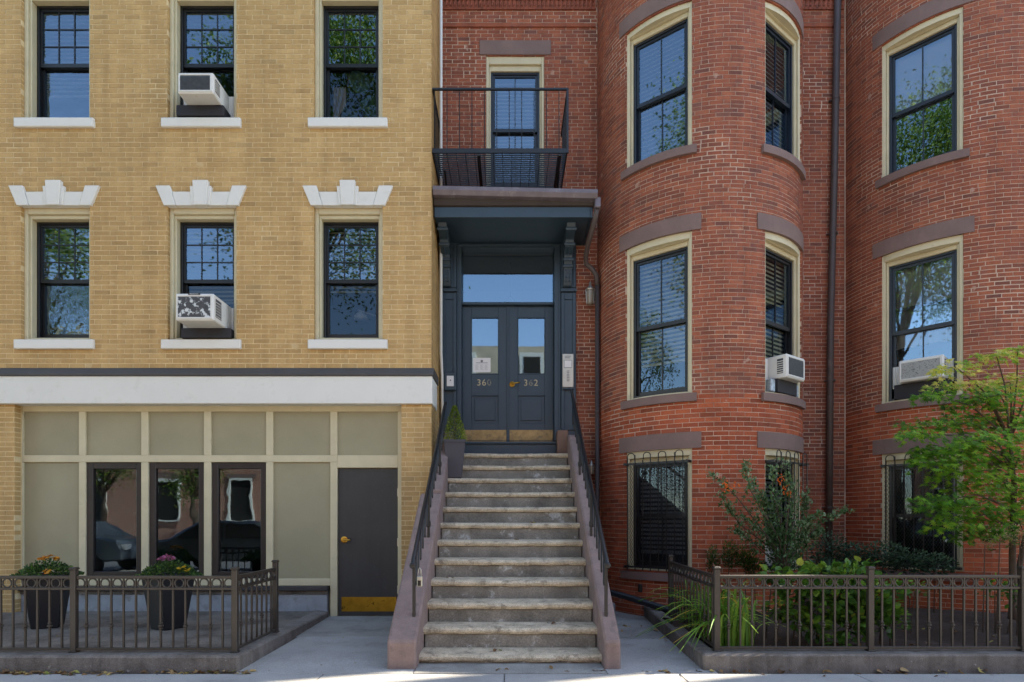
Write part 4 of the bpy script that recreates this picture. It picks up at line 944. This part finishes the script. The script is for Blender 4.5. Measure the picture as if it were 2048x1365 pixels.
# ================================================================== FENCES
ring_me = None
def ring_mesh():
    mb = MB(); n = 18; r = .040
    pts = [(r * math.cos(2 * math.pi * i / n), 0, r * math.sin(2 * math.pi * i / n)) for i in range(n)]
    return mb.tube(pts, .0075, 5, closed=True)
RING = ring_mesh().mesh('ring', smooth=True); RING.materials.append(m_fence)
PICK = MB().box(-.0075, .0075, -.0075, .0075, 0, .555).mesh('picket'); PICK.materials.append(m_fence)
kn = MB()
for z, r in ((-.024, .016), (0, .022), (.024, .016)): kn.lathe([(r * .5, z - .011), (r, z - .004), (r, z + .004), (r * .5, z + .011)], (0, 0, 0), 8)
KNUC = kn.mesh('knuckle'); KNUC.materials.append(m_fence)
def fence(name, label, pts, counts, zb):
    t = thing('iron_fence', label, 'fence', (pts[0][0], pts[0][1], zb), 'low bronze fences with rings')
    for (x, y) in pts:
        M = T((x, y, zb)); p = part('post', MB().box(-.025, .025, -.025, .025, 0, .735), m_fence, t, M, bevel=.004)
        part('post_cap', MB().box(-.031, .031, -.031, .031, .736, .75).box(-.027, .027, -.027, .027, .7505, .758), m_fence, p, M, bevel=.003); part('post_foot', Box(-.034, .034, -.034, .034, .0, .012), m_fence, p, M, bevel=.003)
    for (a, b), n in zip(zip(pts, pts[1:]), counts):
        d = Vector((b[0] - a[0], b[1] - a[1], 0)); L = d.length; ang = math.atan2(d.y, d.x); M0 = T((a[0], a[1], zb)) @ Rz(ang)
        for (z, h, k) in ((.655, .026, .014), (.555, .022, .013), (.018, .024, .014)): part('rail', Box(.026, L - .026, -k, k, z, z + h), m_fence, t, M0, bevel=.003)
        s = L / n
        for i in range(n):
            part('ring', RING, m_fence, t, M0 @ T((s * (i + .5), 0, .616)))
            if i:
                part('picket', PICK, m_fence, t, M0 @ T((s * i, 0, .03)))
                part('spacer', Box(-.006, .006, -.006, .006, .577, .655), m_fence, t, M0 @ T((s * i, 0, 0)))
                if i % 2: part('knuckle', KNUC, m_fence, t, M0 @ T((s * i, 0, .235)))
fence('l', 'low bronze iron fence with rings in front of the shopfront and flower planters', [(-5.287, 5.3), (-3.873, 5.3), (-2.44, 5.3), (-2.45, 6.24)], [13, 13, 8], .14)
fence('r', 'low bronze iron fence with rings around the planting bed by the bays', [(1.93, 7.1), (1.86, 5.33), (3.235, 5.33), (4.60, 5.33), (5.95, 5.33)], [14, 13, 13, 13], .145)

# ================================================================== PLANTERS
def pot(t, c, wt, wb_, h, rz, mat=m_pot):
    M = T(c) @ Rz(rz); mb = MB(); a, b = wb_ / 2, wt / 2; k = .86
    mb.hexa([(-a, -a, 0), (a, -a, 0), (b, -b, h), (-b, -b, h), (-a, a, 0), (a, a, 0), (b, b, h), (-b, b, h)])
    part('pot', mb, mat, t, M, bevel=.012)
    part('rim', frame4r(b + .004, h), mat, t, M, bevel=.004); return M
def frame4r(b, h):
    mb = MB(); w = .03
    mb.box(-b, b, -b, -b + w, h - .025, h + .012); mb.box(-b, b, b - w, b, h - .025, h + .012); mb.box(-b, -b + w, -b + w, b - w, h - .025, h + .012); mb.box(b - w, b, -b + w, b - w, h - .025, h + .012); return mb
m_mum = leafmat('mum_foliage', [(0, '22381d'), (.5, '38552a'), (1, '5c7a35')])
m_fl_o = leafmat('orange_petal', [(0, 'b8641c'), (.6, 'd8902a'), (1, 'e3b13a')], trans=.25); m_fl_p = leafmat('pink_petal', [(0, '7d3a5a'), (.6, 'a95a80'), (1, 'c98aa2')], trans=.25); m_fl_y = leafmat('yellow_petal', [(0, 'c79a1e'), (1, 'e2c53c')], trans=.25)
def flowers(label, c, mats, rz, seed, spots):
    t = thing('flower_planter', label, 'planter', c, 'black planters with flowers'); rg = random.Random(seed)
    pot(t, c, .40, .26, .60, rz); x, y, z = c; z += .6
    part('soil', Box(-.17, .17, -.17, .17, z - c[2] - .06, z - c[2] - .02), m_soil, t, T(c) @ Rz(rz))
    mb = MB()
    for i in range(1500):
        a, r = rg.uniform(0, 6.28), .33 * math.sqrt(rg.random()); hgt = (.14 + .06 * math.sin(a * 2 + seed)) * (1 - (r / .36) ** 2) + .02 - (.05 if r > .25 else 0)
        p = (x + r * math.cos(a), y + r * math.sin(a), z + hgt * rg.uniform(.3, 1)); d = Vector((math.cos(a) * .7, math.sin(a) * .7, .6)) + rdir(rg) * .6
        add_leaf(mb, p, d, rdir(rg, 1), rg.uniform(.022, .042), 'oval', rg.random())
    part('foliage', mb, m_mum, t, kind='stuff')
    for (dx, dy, dz, rr, n, mat) in spots:
        for q in range(n):
            a, r = rg.uniform(0, 6.28), rr * math.sqrt(rg.random()); fb = MB(); px_, py_, pz = x + dx + r * math.cos(a), y + dy + r * math.sin(a), z + dz + .05 * (1 - (r / rr) ** 2) + rg.uniform(-.01, .01)
            tilt_ = rdir(rg, 2.5)
            for k in range(9):
                b = 2 * math.pi * k / 9; u = tilt_.orthogonal().normalized(); v = tilt_.cross(u); add_leaf(fb, (px_, py_, pz), u * math.cos(b) + v * math.sin(b) + tilt_ * .35, tilt_, .028, 'small', rg.random())
            part('blossom', fb, mat, t)
flowers('black planter of orange chrysanthemums at the far end of the shopfront', (-5.31, 6.85, .085), None, R(24), 3, [(.06, -.06, .175, .10, 34, m_fl_o), (.16, -.22, .02, .05, 6, m_fl_o)])
flowers('black planter of pink and yellow chrysanthemums under the middle shop window', (-3.88, 6.78, .085), None, R(-28), 4, [(.02, -.06, .18, .10, 38, m_fl_p), (.26, -.16, .07, .06, 10, m_fl_y)])
bp = thing('boxwood_planter', 'tall grey planter with a cone shaped boxwood at the top of the stoop', 'planter', (-.735, 8.06, 1.88))
pot(bp, (-.735, 8.06, Z1 + 9 * RISE), .285, .185, .5, R(4), pmat('grey_planter', '47444a', .65, .08, 5, bst=.08))
mb = MB(); rg = random.Random(9); c = (-.735, 8.06, Z1 + 9 * RISE + .46)
for i in range(2600):
    hgt = rg.random() ** 1.25; rad = (.155 * (1 - hgt) ** .8 + .012) * (1 if hgt > .12 else .7 + hgt * 2.5) * rg.uniform(.55, 1.1); a = rg.uniform(0, 6.28)
    p = (c[0] + rad * math.cos(a), c[1] + rad * math.sin(a), c[2] + hgt * .52)
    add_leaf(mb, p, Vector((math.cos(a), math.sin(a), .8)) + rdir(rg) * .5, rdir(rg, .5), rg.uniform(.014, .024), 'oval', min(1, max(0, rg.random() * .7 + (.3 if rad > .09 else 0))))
part('foliage', mb, leafmat('boxwood_leaf', [(0, '3a5018'), (.5, '70842a'), (1, 'a3ac4a')]), bp, kind='stuff')
part('trunk', MB().tube([(c[0], c[1], c[2] - .05), (c[0], c[1], c[2] + .4)], .01, 6), m_bark, bp)
part('soil', Box(c[0] - .12, c[0] + .12, c[1] - .12, c[1] + .12, c[2] - .02, c[2] + .01), m_soil, bp)

# ================================================================== PLANTS IN THE BED
def P3(px, py, D): return Vector((PX(px, D), D, PZ(py, D)))
# Japanese maple: layered sprays of palmate leaves on thin branches
mp = thing('maple_tree', 'green Japanese maple with layered leaves at the frame edge of the bed', 'tree', (5.55, 6.6, .12)); rg = random.Random(31)
base = Vector((5.58, 6.6, .1)); fork = Vector((5.60, 6.62, .95))
part('trunk', MB().tube([base, base.lerp(fork, .4) + Vector((.03, .02, 0)), fork, Vector((5.62, 6.62, 1.7)), Vector((5.5, 6.55, 2.4))], [.05, .04, .034, .026, .014], 8), m_bark, mp, smooth=True)
part('trunk', MB().tube([(5.66, 6.65, .1), (5.75, 6.7, .8), (5.9, 6.7, 1.6)], [.035, .03, .015], 7), m_bark, mp, smooth=True)
SPR = [(1905, 735, 38, 16, 6.3), (1985, 712, 40, 18, 6.5), (1925, 770, 60, 24, 6.5), (2010, 765, 50, 26, 6.7), (1860, 790, 30, 12, 6.3), (1880, 845, 70, 22, 6.4), (1960, 835, 70, 30, 6.6), (2030, 830, 50, 40, 6.7), (1840, 868, 38, 18, 6.2),
       (1900, 895, 60, 26, 6.35), (1970, 905, 80, 34, 6.4), (2040, 915, 60, 50, 6.6), (1925, 945, 60, 30, 6.3), (1990, 965, 80, 40, 6.4), (1880, 1000, 50, 22, 6.2), (1935, 1010, 60, 30, 6.3), (2010, 1025, 70, 36, 6.5), (1905, 1045, 50, 24, 6.3), (1965, 1060, 50, 24, 6.4), (1950, 800, 50, 24, 6.4), (2060, 760, 60, 40, 6.7), (2080, 980, 70, 60, 6.6), (2035, 1060, 50, 30, 6.4), (1893, 915, 60, 28, 6.2), (1955, 880, 50, 22, 6.1), (2005, 870, 60, 26, 6.2), (1860, 905, 36, 18, 6.4), (1990, 790, 50, 24, 6.3), (2030, 700, 26, 12, 6.6)]
lf = MB(); bw = MB()
for (px, py, rx, ry, D) in SPR:
    c = P3(px, py, D); a, b = rx * D / F, ry * D / F
    st_p = fork.lerp(Vector((5.55, 6.58, 2.2)), max(0, min(1, (c.z - .9) / 1.6))); mid_ = st_p.lerp(c, .55) + Vector((0, -.05, .10))
    bw.tube([st_p, mid_, c + Vector((a * .2, 0, .0)), c + Vector((-a * .8, -.05, -b * .3))], [.012, .008, .005, .002], 5)
    n = int(34 + rx * ry * .075)
    for i in range(n):
        ang, r = rg.uniform(0, 6.28), math.sqrt(rg.random()); x = a * 1.1 * r * math.cos(ang); y = a * .9 * r * math.sin(ang)
        z = b * rg.gauss(0, .36) - abs(x) / a * b * .5
        t = rg.random() * .62 + (.45 if c.z + z > 2.75 else 0) + .12 * math.sin(px * .37)  # top leaves tinted paler: sunlit tips put into the leaf colour
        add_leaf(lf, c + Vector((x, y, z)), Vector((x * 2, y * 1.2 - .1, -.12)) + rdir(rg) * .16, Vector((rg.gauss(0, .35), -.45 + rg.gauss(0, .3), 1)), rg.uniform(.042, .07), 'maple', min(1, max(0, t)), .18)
part('branches', bw, m_bark, mp, smooth=True)
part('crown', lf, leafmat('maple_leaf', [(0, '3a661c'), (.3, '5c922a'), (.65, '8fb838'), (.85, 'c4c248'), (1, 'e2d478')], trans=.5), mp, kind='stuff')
# pyracantha with orange berries
pc = thing('berry_shrub', 'arching firethorn shrub with orange berries before the round bay', 'shrub', (3.55, 7.0, .15)); rg = random.Random(41)
bw = MB(); lf = MB(); root = P3(1560, 1190, 7.0)
TW = [((1555, 1100), (1470, 990), (1418, 945)), ((1560, 1080), (1500, 980), (1490, 925)), ((1570, 1080), (1545, 985), (1545, 935)), ((1570, 1090), (1580, 990), (1565, 920)), ((1580, 1100), (1610, 1020), (1610, 985)), ((1585, 1100), (1650, 1040), (1702, 1018)), ((1560, 1110), (1480, 1050), (1440, 990)), ((1575, 1110), (1600, 1050), (1640, 1030)), ((1560, 1100), (1520, 1020), (1505, 960)), ((1570, 1120), (1545, 1050), (1560, 985)), ((1580, 1130), (1620, 1080), (1640, 1060)), ((1555, 1130), (1500, 1080), (1470, 1060)), ((1560, 1120), (1530, 1070), (1480, 1030)), ((1570, 1110), (1590, 1030), (1585, 960)), ((1550, 1100), (1530, 1010), (1520, 985)), ((1575, 1120), (1560, 1080), (1530, 1050)), ((1580, 1120), (1600, 1090), (1620, 1050))]
tips = []
for tw in TW:
    D0 = 7.0 + rg.uniform(-.25, .2); pts = [root] + [P3(a, b, D0 + rg.uniform(-.1, .1)) for a, b in tw]
    bw.tube(pts, [.012, .009, .006, .002], 5); tips.append(pts[-1])
    for q in range(3 * 55):
        s = rg.random() ** .7; seg = 0 if s < .33 else (1 if s < .66 else 2); f = (s - seg / 3) * 3; p = pts[seg].lerp(pts[seg + 1], f) if seg < 3 else pts[3]
        if seg == 0 and rg.random() < .6: continue
        off = rdir(rg) * rg.uniform(0, .14 if seg < 2 else .07)
        for k in range(2): add_leaf(lf, p + off + rdir(rg) * .02, rdir(rg, .4) + (pts[-1] - pts[1]) * .8, rdir(rg, .8), rg.uniform(.026, .05), 'oval', min(1, rg.random() * .7 + (.25 if seg == 2 else 0)))
part('stem', bw, m_bark, pc, smooth=True)
part('foliage', lf, leafmat('firethorn_leaf', [(0, '26401a'), (.4, '416334'), (.75, '6c8b62'), (1, 'a0b192')]), pc, kind='stuff')
m_berry = pmat('orange_berry', 'd4611c', .35, .15, 30, bst=0)
bm_ = MB().lathe([(.002, -.009), (.008, -.005), (.01, 0), (.008, .005), (.002, .009)], (0, 0, 0), 7).mesh('berry', smooth=True); bm_.materials.append(m_berry)
for (px, py, n) in ((1453, 972, 16), (1472, 972, 10), (1562, 955, 12), (1569, 975, 14), (1577, 985, 12), (1455, 982, 8)):
    for i in range(n): part('berry', bm_, m_berry, pc, T(P3(px + rg.gauss(0, 4), py + rg.gauss(0, 4), 6.85 + rg.uniform(-.03, .03))))
def bush(name, label, cat, mat, blobs, kind_, size, seed, dens=1.0, updir=.3, stems=True, mb_tint=(0, 1)):
    t = thing(name, label, cat, tuple(P3(blobs[0][0], 1200, blobs[0][4]))); rg = random.Random(seed); lf = MB(); bw = MB()
    for (px, py, rx, ry, D) in blobs:
        c = P3(px, py, D); a, b = rx * D / F, ry * D / F
        for i in range(int(dens * rx * ry * .12)):
            d = rdir(rg); r = rg.random() ** .45; p = c + Vector((d.x * a * r, d.y * max(a, .12) * .7 * r, d.z * b * r))
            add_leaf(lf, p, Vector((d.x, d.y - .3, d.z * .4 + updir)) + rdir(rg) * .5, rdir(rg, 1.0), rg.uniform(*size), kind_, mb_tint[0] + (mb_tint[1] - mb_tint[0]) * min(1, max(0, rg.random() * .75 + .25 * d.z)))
        if stems: bw.tube([(c.x + rg.uniform(-.05, .05), c.y + .05, .1), (c.x, c.y, c.z)], [.008, .004], 5)
    part('foliage', lf, mat, t, kind='stuff')
    if stems: part('stem', bw, m_bark, t)
    return t
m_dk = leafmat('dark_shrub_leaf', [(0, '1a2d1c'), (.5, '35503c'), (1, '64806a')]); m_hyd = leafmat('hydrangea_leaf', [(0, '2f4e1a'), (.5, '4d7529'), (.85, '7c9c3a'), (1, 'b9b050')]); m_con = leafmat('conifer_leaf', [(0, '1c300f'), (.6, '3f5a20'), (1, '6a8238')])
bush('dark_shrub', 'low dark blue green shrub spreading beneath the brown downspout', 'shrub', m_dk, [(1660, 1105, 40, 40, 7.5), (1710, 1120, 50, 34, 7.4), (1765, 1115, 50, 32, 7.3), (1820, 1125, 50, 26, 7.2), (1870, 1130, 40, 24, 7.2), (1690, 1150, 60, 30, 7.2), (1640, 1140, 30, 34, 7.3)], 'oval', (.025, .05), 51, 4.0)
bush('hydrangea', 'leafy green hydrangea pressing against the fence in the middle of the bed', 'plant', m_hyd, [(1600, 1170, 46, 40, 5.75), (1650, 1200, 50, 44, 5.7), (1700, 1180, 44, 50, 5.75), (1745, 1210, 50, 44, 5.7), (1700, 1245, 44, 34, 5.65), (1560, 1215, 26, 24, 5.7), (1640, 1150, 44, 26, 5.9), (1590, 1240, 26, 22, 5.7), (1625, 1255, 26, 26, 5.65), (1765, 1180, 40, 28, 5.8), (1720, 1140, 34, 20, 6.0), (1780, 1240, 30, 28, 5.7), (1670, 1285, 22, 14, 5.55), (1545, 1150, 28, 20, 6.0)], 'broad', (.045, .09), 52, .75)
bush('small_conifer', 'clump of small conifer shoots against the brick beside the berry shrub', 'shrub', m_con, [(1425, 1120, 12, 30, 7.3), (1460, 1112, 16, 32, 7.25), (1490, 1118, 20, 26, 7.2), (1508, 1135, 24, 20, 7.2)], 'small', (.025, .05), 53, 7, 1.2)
bush('dried_flower_shrub', 'shrub with dried tan flower heads under the maple', 'shrub', leafmat('dried_flower', [(0, '6d5a3c'), (.6, 'a28d68'), (1, 'c8b592')]), [(2000, 1078, 34, 22, 6.1), (2040, 1072, 34, 26, 6.1), (1970, 1090, 20, 14, 6.1), (2075, 1085, 30, 30, 6.1)], 'small', (.014, .026), 54, 2.6)
bush('leafy_plant', 'low leafy plant behind the fence between the hydrangea and the maple', 'plant', m_hyd, [(1790, 1170, 36, 18, 6.2), (1830, 1180, 28, 18, 6.3)], 'oval', (.03, .06), 55, 1.0)
bush('fern_clump', 'low green clump at the foot of the maple trunk behind the fence', 'plant', m_hyd, [(1990, 1175, 36, 24, 6.2), (2030, 1190, 30, 26, 6.2)], 'oval', (.03, .06), 56, 1.0)
for j, (px, py) in enumerate(((1796, 1112), (1818, 1108), (1850, 1105), (1780, 1115))): pass
# day lily blades spilling over the curb corner
dl_ = thing('daylily_clump', 'long arching strap leaves of a lily spilling over the curb corner', 'plant', (2.1, 5.9, .12)); rg = random.Random(61); mb = MB()
for i in range(230):
    bx, by = rg.uniform(1.93, 2.3), rg.uniform(5.5, 6.7); a = rg.uniform(0, 6.28); L = rg.uniform(.5, 1.0); w = rg.uniform(.009, .016); lean = rg.uniform(.12, .75); t = rg.random() * .8
    if i % 12 == 0: t = 1.0
    if i % 17 == 0: a, L, lean, by = math.pi * rg.uniform(.95, 1.4), rg.uniform(.5, .8), 1.0, rg.uniform(5.55, 6.2)
    d = Vector((math.cos(a), math.sin(a), 0)); sd = Vector((-d.y, d.x, 0)); prev = None; n = 7
    for k in range(n + 1):
        s = k / n; hor = L * lean * s * s * .95; ver = L * (s * 1.25 - s * s * (0.55 + .62 * lean)); p = Vector((bx, by, .12)) + d * (hor + .03 * s) + Vector((0, 0, max(ver, -.05))); ww_ = w * (1 - s ** 3) + .0008
        cur = (p - sd * ww_, p + Vector((0, 0, -.004)), p + sd * ww_)
        if prev: mb.face([prev[0], prev[1], cur[1], cur[0]], t); mb.face([prev[1], prev[2], cur[2], cur[1]], t)
        prev = cur
part('blades', mb, leafmat('strap_leaf', [(0, '4a7526'), (.5, '729c38'), (.82, '9cb855'), (1, 'd0b250')]), dl_, kind='stuff')
# leaf litter along the curb and on the steps
rg = random.Random(71); mb = MB()
def litter(x, y, z, n, sx_, sy_, big=1):
    for i in range(n): add_leaf(mb, (x + rg.uniform(-sx_, sx_), y + rg.uniform(-sy_, sy_), z + rg.uniform(.003, .012)), (rg.gauss(0, 1), rg.gauss(0, 1), rg.uniform(-.1, .25)), (rg.gauss(0, .3), rg.gauss(0, .3), 1), rg.uniform(.025, .075) * big, rg.choice(['oval', 'broad', 'maple']), rg.random(), .35)
litter(-3.9, 5.10, .0, 70, .6, .04); litter(-2.8, 5.13, .0, 30, .35, .02); litter(-4.4, 5.05, 0, 8, .5, .05); litter(-2.35, 5.12, 0, 12, .12, .03); litter(3.0, 5.17, 0, 26, 1.4, .02); litter(3.2, 5.05, 0, 8, 1.5, .06, .7)
litter(-2.75, 5.52, .085, 9, .14, .04); litter(-3.6, 6.6, .085, 10, 1.2, .5, .6); litter(.95, 5.15, .002, 10, .5, .03); litter(1.45, 6.9, .03, 9, .25, .6); litter(-1.6, 6, .01, 7, .5, .7, .4); litter(3.6, 6.0, .14, 60, 1.6, .5, .7); litter(0, 5.2, .006, 4, .5, .04)
for k, x in ((3, -.62), (5, .1), (0, -.1), (1, .4), (6, .3)): litter(x, S0 + RUN * k + .2, Z1 + RISE * k, 2, .08, .04, .9)
tag(part('leaf_litter', mb, leafmat('dry_leaf', [(0, '4d3521'), (.4, '7d5c38'), (.75, '9f8257'), (.93, 'a99a4f'), (1, '5c7a35')], trans=.15), None), 'scattered dry brown leaves along the curbs and on the ground', 'leaves', kind='stuff')

# ================================================================== ACROSS THE STREET (seen mirrored in the glass)
op = thing('opposite_row_house', 'sunlit red brick row with slate mansard, mirrored in the shop windows and door glass', 'building', (0, -10.7, 0))
part('wall', Box(-24, 24, -11.6, -10.7, 0, 7.2), m_rbulk, op); part('cornice', Box(-24.2, 24.2, -11.6, -10.45, 7.2, 7.6), m_white, op)
part('mansard_roof', MB().prism_x([(-10.6, 7.6), (-11.3, 9.9), (-13, 9.9), (-13, 7.6)], -24, 24), pmat('tan_slate', '8c8271', .8, .2, 3), op)
for i in range(14):
    for z in (1.2, 4.3):
        x = -22 + i * 3.3; w_ = part('window', frame4(MB(), x - .55, x + .55, -10.74, -10.62, z, z + 2.0, .09, .09, .09, .12), m_white, op)
        part('pane', Box(x - .46, x + .46, -10.72, -10.695, z + .09, z + 1.9), m_room, w_)
        part('lintel', Box(x - .7, x + .7, -10.74, -10.64, z + 2.0, z + 2.2), m_stone, w_)
    d_ = part('dormer', Box(-22 + i * 3.3 - .6, -22 + i * 3.3 + .6, -11.6, -10.62, 7.8, 9.4), m_white, op); part('pane', Box(-22 + i * 3.3 - .42, -22 + i * 3.3 + .42, -10.64, -10.6, 8.0, 9.2), m_room, d_)
def street_tree(label, x, y, h0, c, rad, seed, n=3600):
    t = thing('street_tree', label, 'tree', (x, y, 0), 'street trees mirrored in the windows'); rg = random.Random(seed); bw = MB(); c = Vector(c)
    bw.tube([(x, y, -.05), (x + .05, y, h0 * .5), (x, y + .05, h0), c], [.16, .13, .11, .04], 8); lf = MB()
    for k in range(26):
        d = rdir(rg, .2); e = c + Vector((d.x * rad[0], d.y * rad[1], d.z * rad[2])) * rg.uniform(.5, .9)
        s_ = Vector((x, y, h0)).lerp(c, rg.uniform(0, .8)); bw.tube([s_, s_.lerp(e, .5) + Vector((0, 0, .15)), e], [.04, .025, .008], 5)
        for i in range(n // 26):
            p = e + Vector((rg.gauss(0, rad[0] * .17), rg.gauss(0, rad[1] * .17), rg.gauss(0, rad[2] * .14)))
            add_leaf(lf, p, rdir(rg, -.4), rdir(rg, 1), rg.uniform(.06, .11), 'oval', rg.random())
    part('trunk', bw, m_bark, t, smooth=True); part('crown', lf, m_tree, t, kind='stuff')
m_tree = leafmat('street_tree_leaf', [(0, '2c4a16'), (.5, '4c7020'), (1, '88983a')])
street_tree('street tree whose crown is mirrored in the upper yellow building windows', -5.6, 1.5, 4.6, (-4.4, 1.5, 10.6), (3.0, 2.2, 4.0), 81, 30000)
street_tree('thin street tree mirrored in the windows of the round bay', -11.5, 1.6, 4.0, (-11.3, 1.8, 7.0), (2.6, 2.0, 2.8), 82, 13000)
street_tree('street tree across the road mirrored in the middle shop window', -12.9, -8.2, 1.8, (-12.7, -8.2, 4.0), (1.7, 1.7, 1.9), 83, 6500)
street_tree('street tree across the road mirrored in the outer shop window', -16.6, -8.2, 1.8, (-16.6, -8.2, 4.2), (1.7, 1.7, 2.0), 84, 6500)
def car(label, x, y, col, seed):
    t = thing('parked_car', label, 'car', (x, y, -.13), 'parked cars mirrored in the shop windows'); M = T((x, y, -.13))
    mat = pmat('car_paint_%d' % seed, col, .25, .03, 3, bst=0, spec=.8)
    prof = [(-2.25, .35), (-2.3, .62), (-2.2, .88), (-1.55, .95), (-.75, 1.40), (.75, 1.43), (1.5, 1.0), (2.15, .92), (2.3, .7), (2.25, .35)]
    mb = MB().prism_y([(a, b) for a, b in prof], -.85, .85); part('body', mb, mat, t, M, bevel=.06)
    for sgn in (-1, 1):
        yy = .852 * sgn; a, b = sorted((yy, yy + .01 * sgn))
        for pts in ([(-1.3, .98), (-.05, .98), (-.05, 1.34), (-.72, 1.34)], [(.05, .98), (1.25, .98), (.72, 1.36), (.05, 1.35)]): part('side_window', MB().prism_y(pts, a, b), m_black, t, M)
        for xx in (-1.4, 1.4):
            w_ = part('wheel', MB().tube([(xx, sgn * .70, .32), (xx, sgn * .88, .32)], .32, 18), m_black, t, M); part('rim', MB().tube([(xx, sgn * .875, .32), (xx, sgn * .89, .32)], .2, 12), m_steel, w_, M)
        part('headlight', Box(2.2, 2.31, min(.55 * sgn, .8 * sgn), max(.55 * sgn, .8 * sgn), .68, .80), m_paper, t, M); part('tail_light', Box(-2.31, -2.2, min(.55 * sgn, .82 * sgn), max(.55 * sgn, .82 * sgn), .72, .86), m_berry, t, M)
car('dark parked car mirrored in the middle and inner shop windows', -7.4, -.2, '22252a', 1)
car('grey blue parked car mirrored in the outer shop window', -12.4, -.2, '56616b', 2)
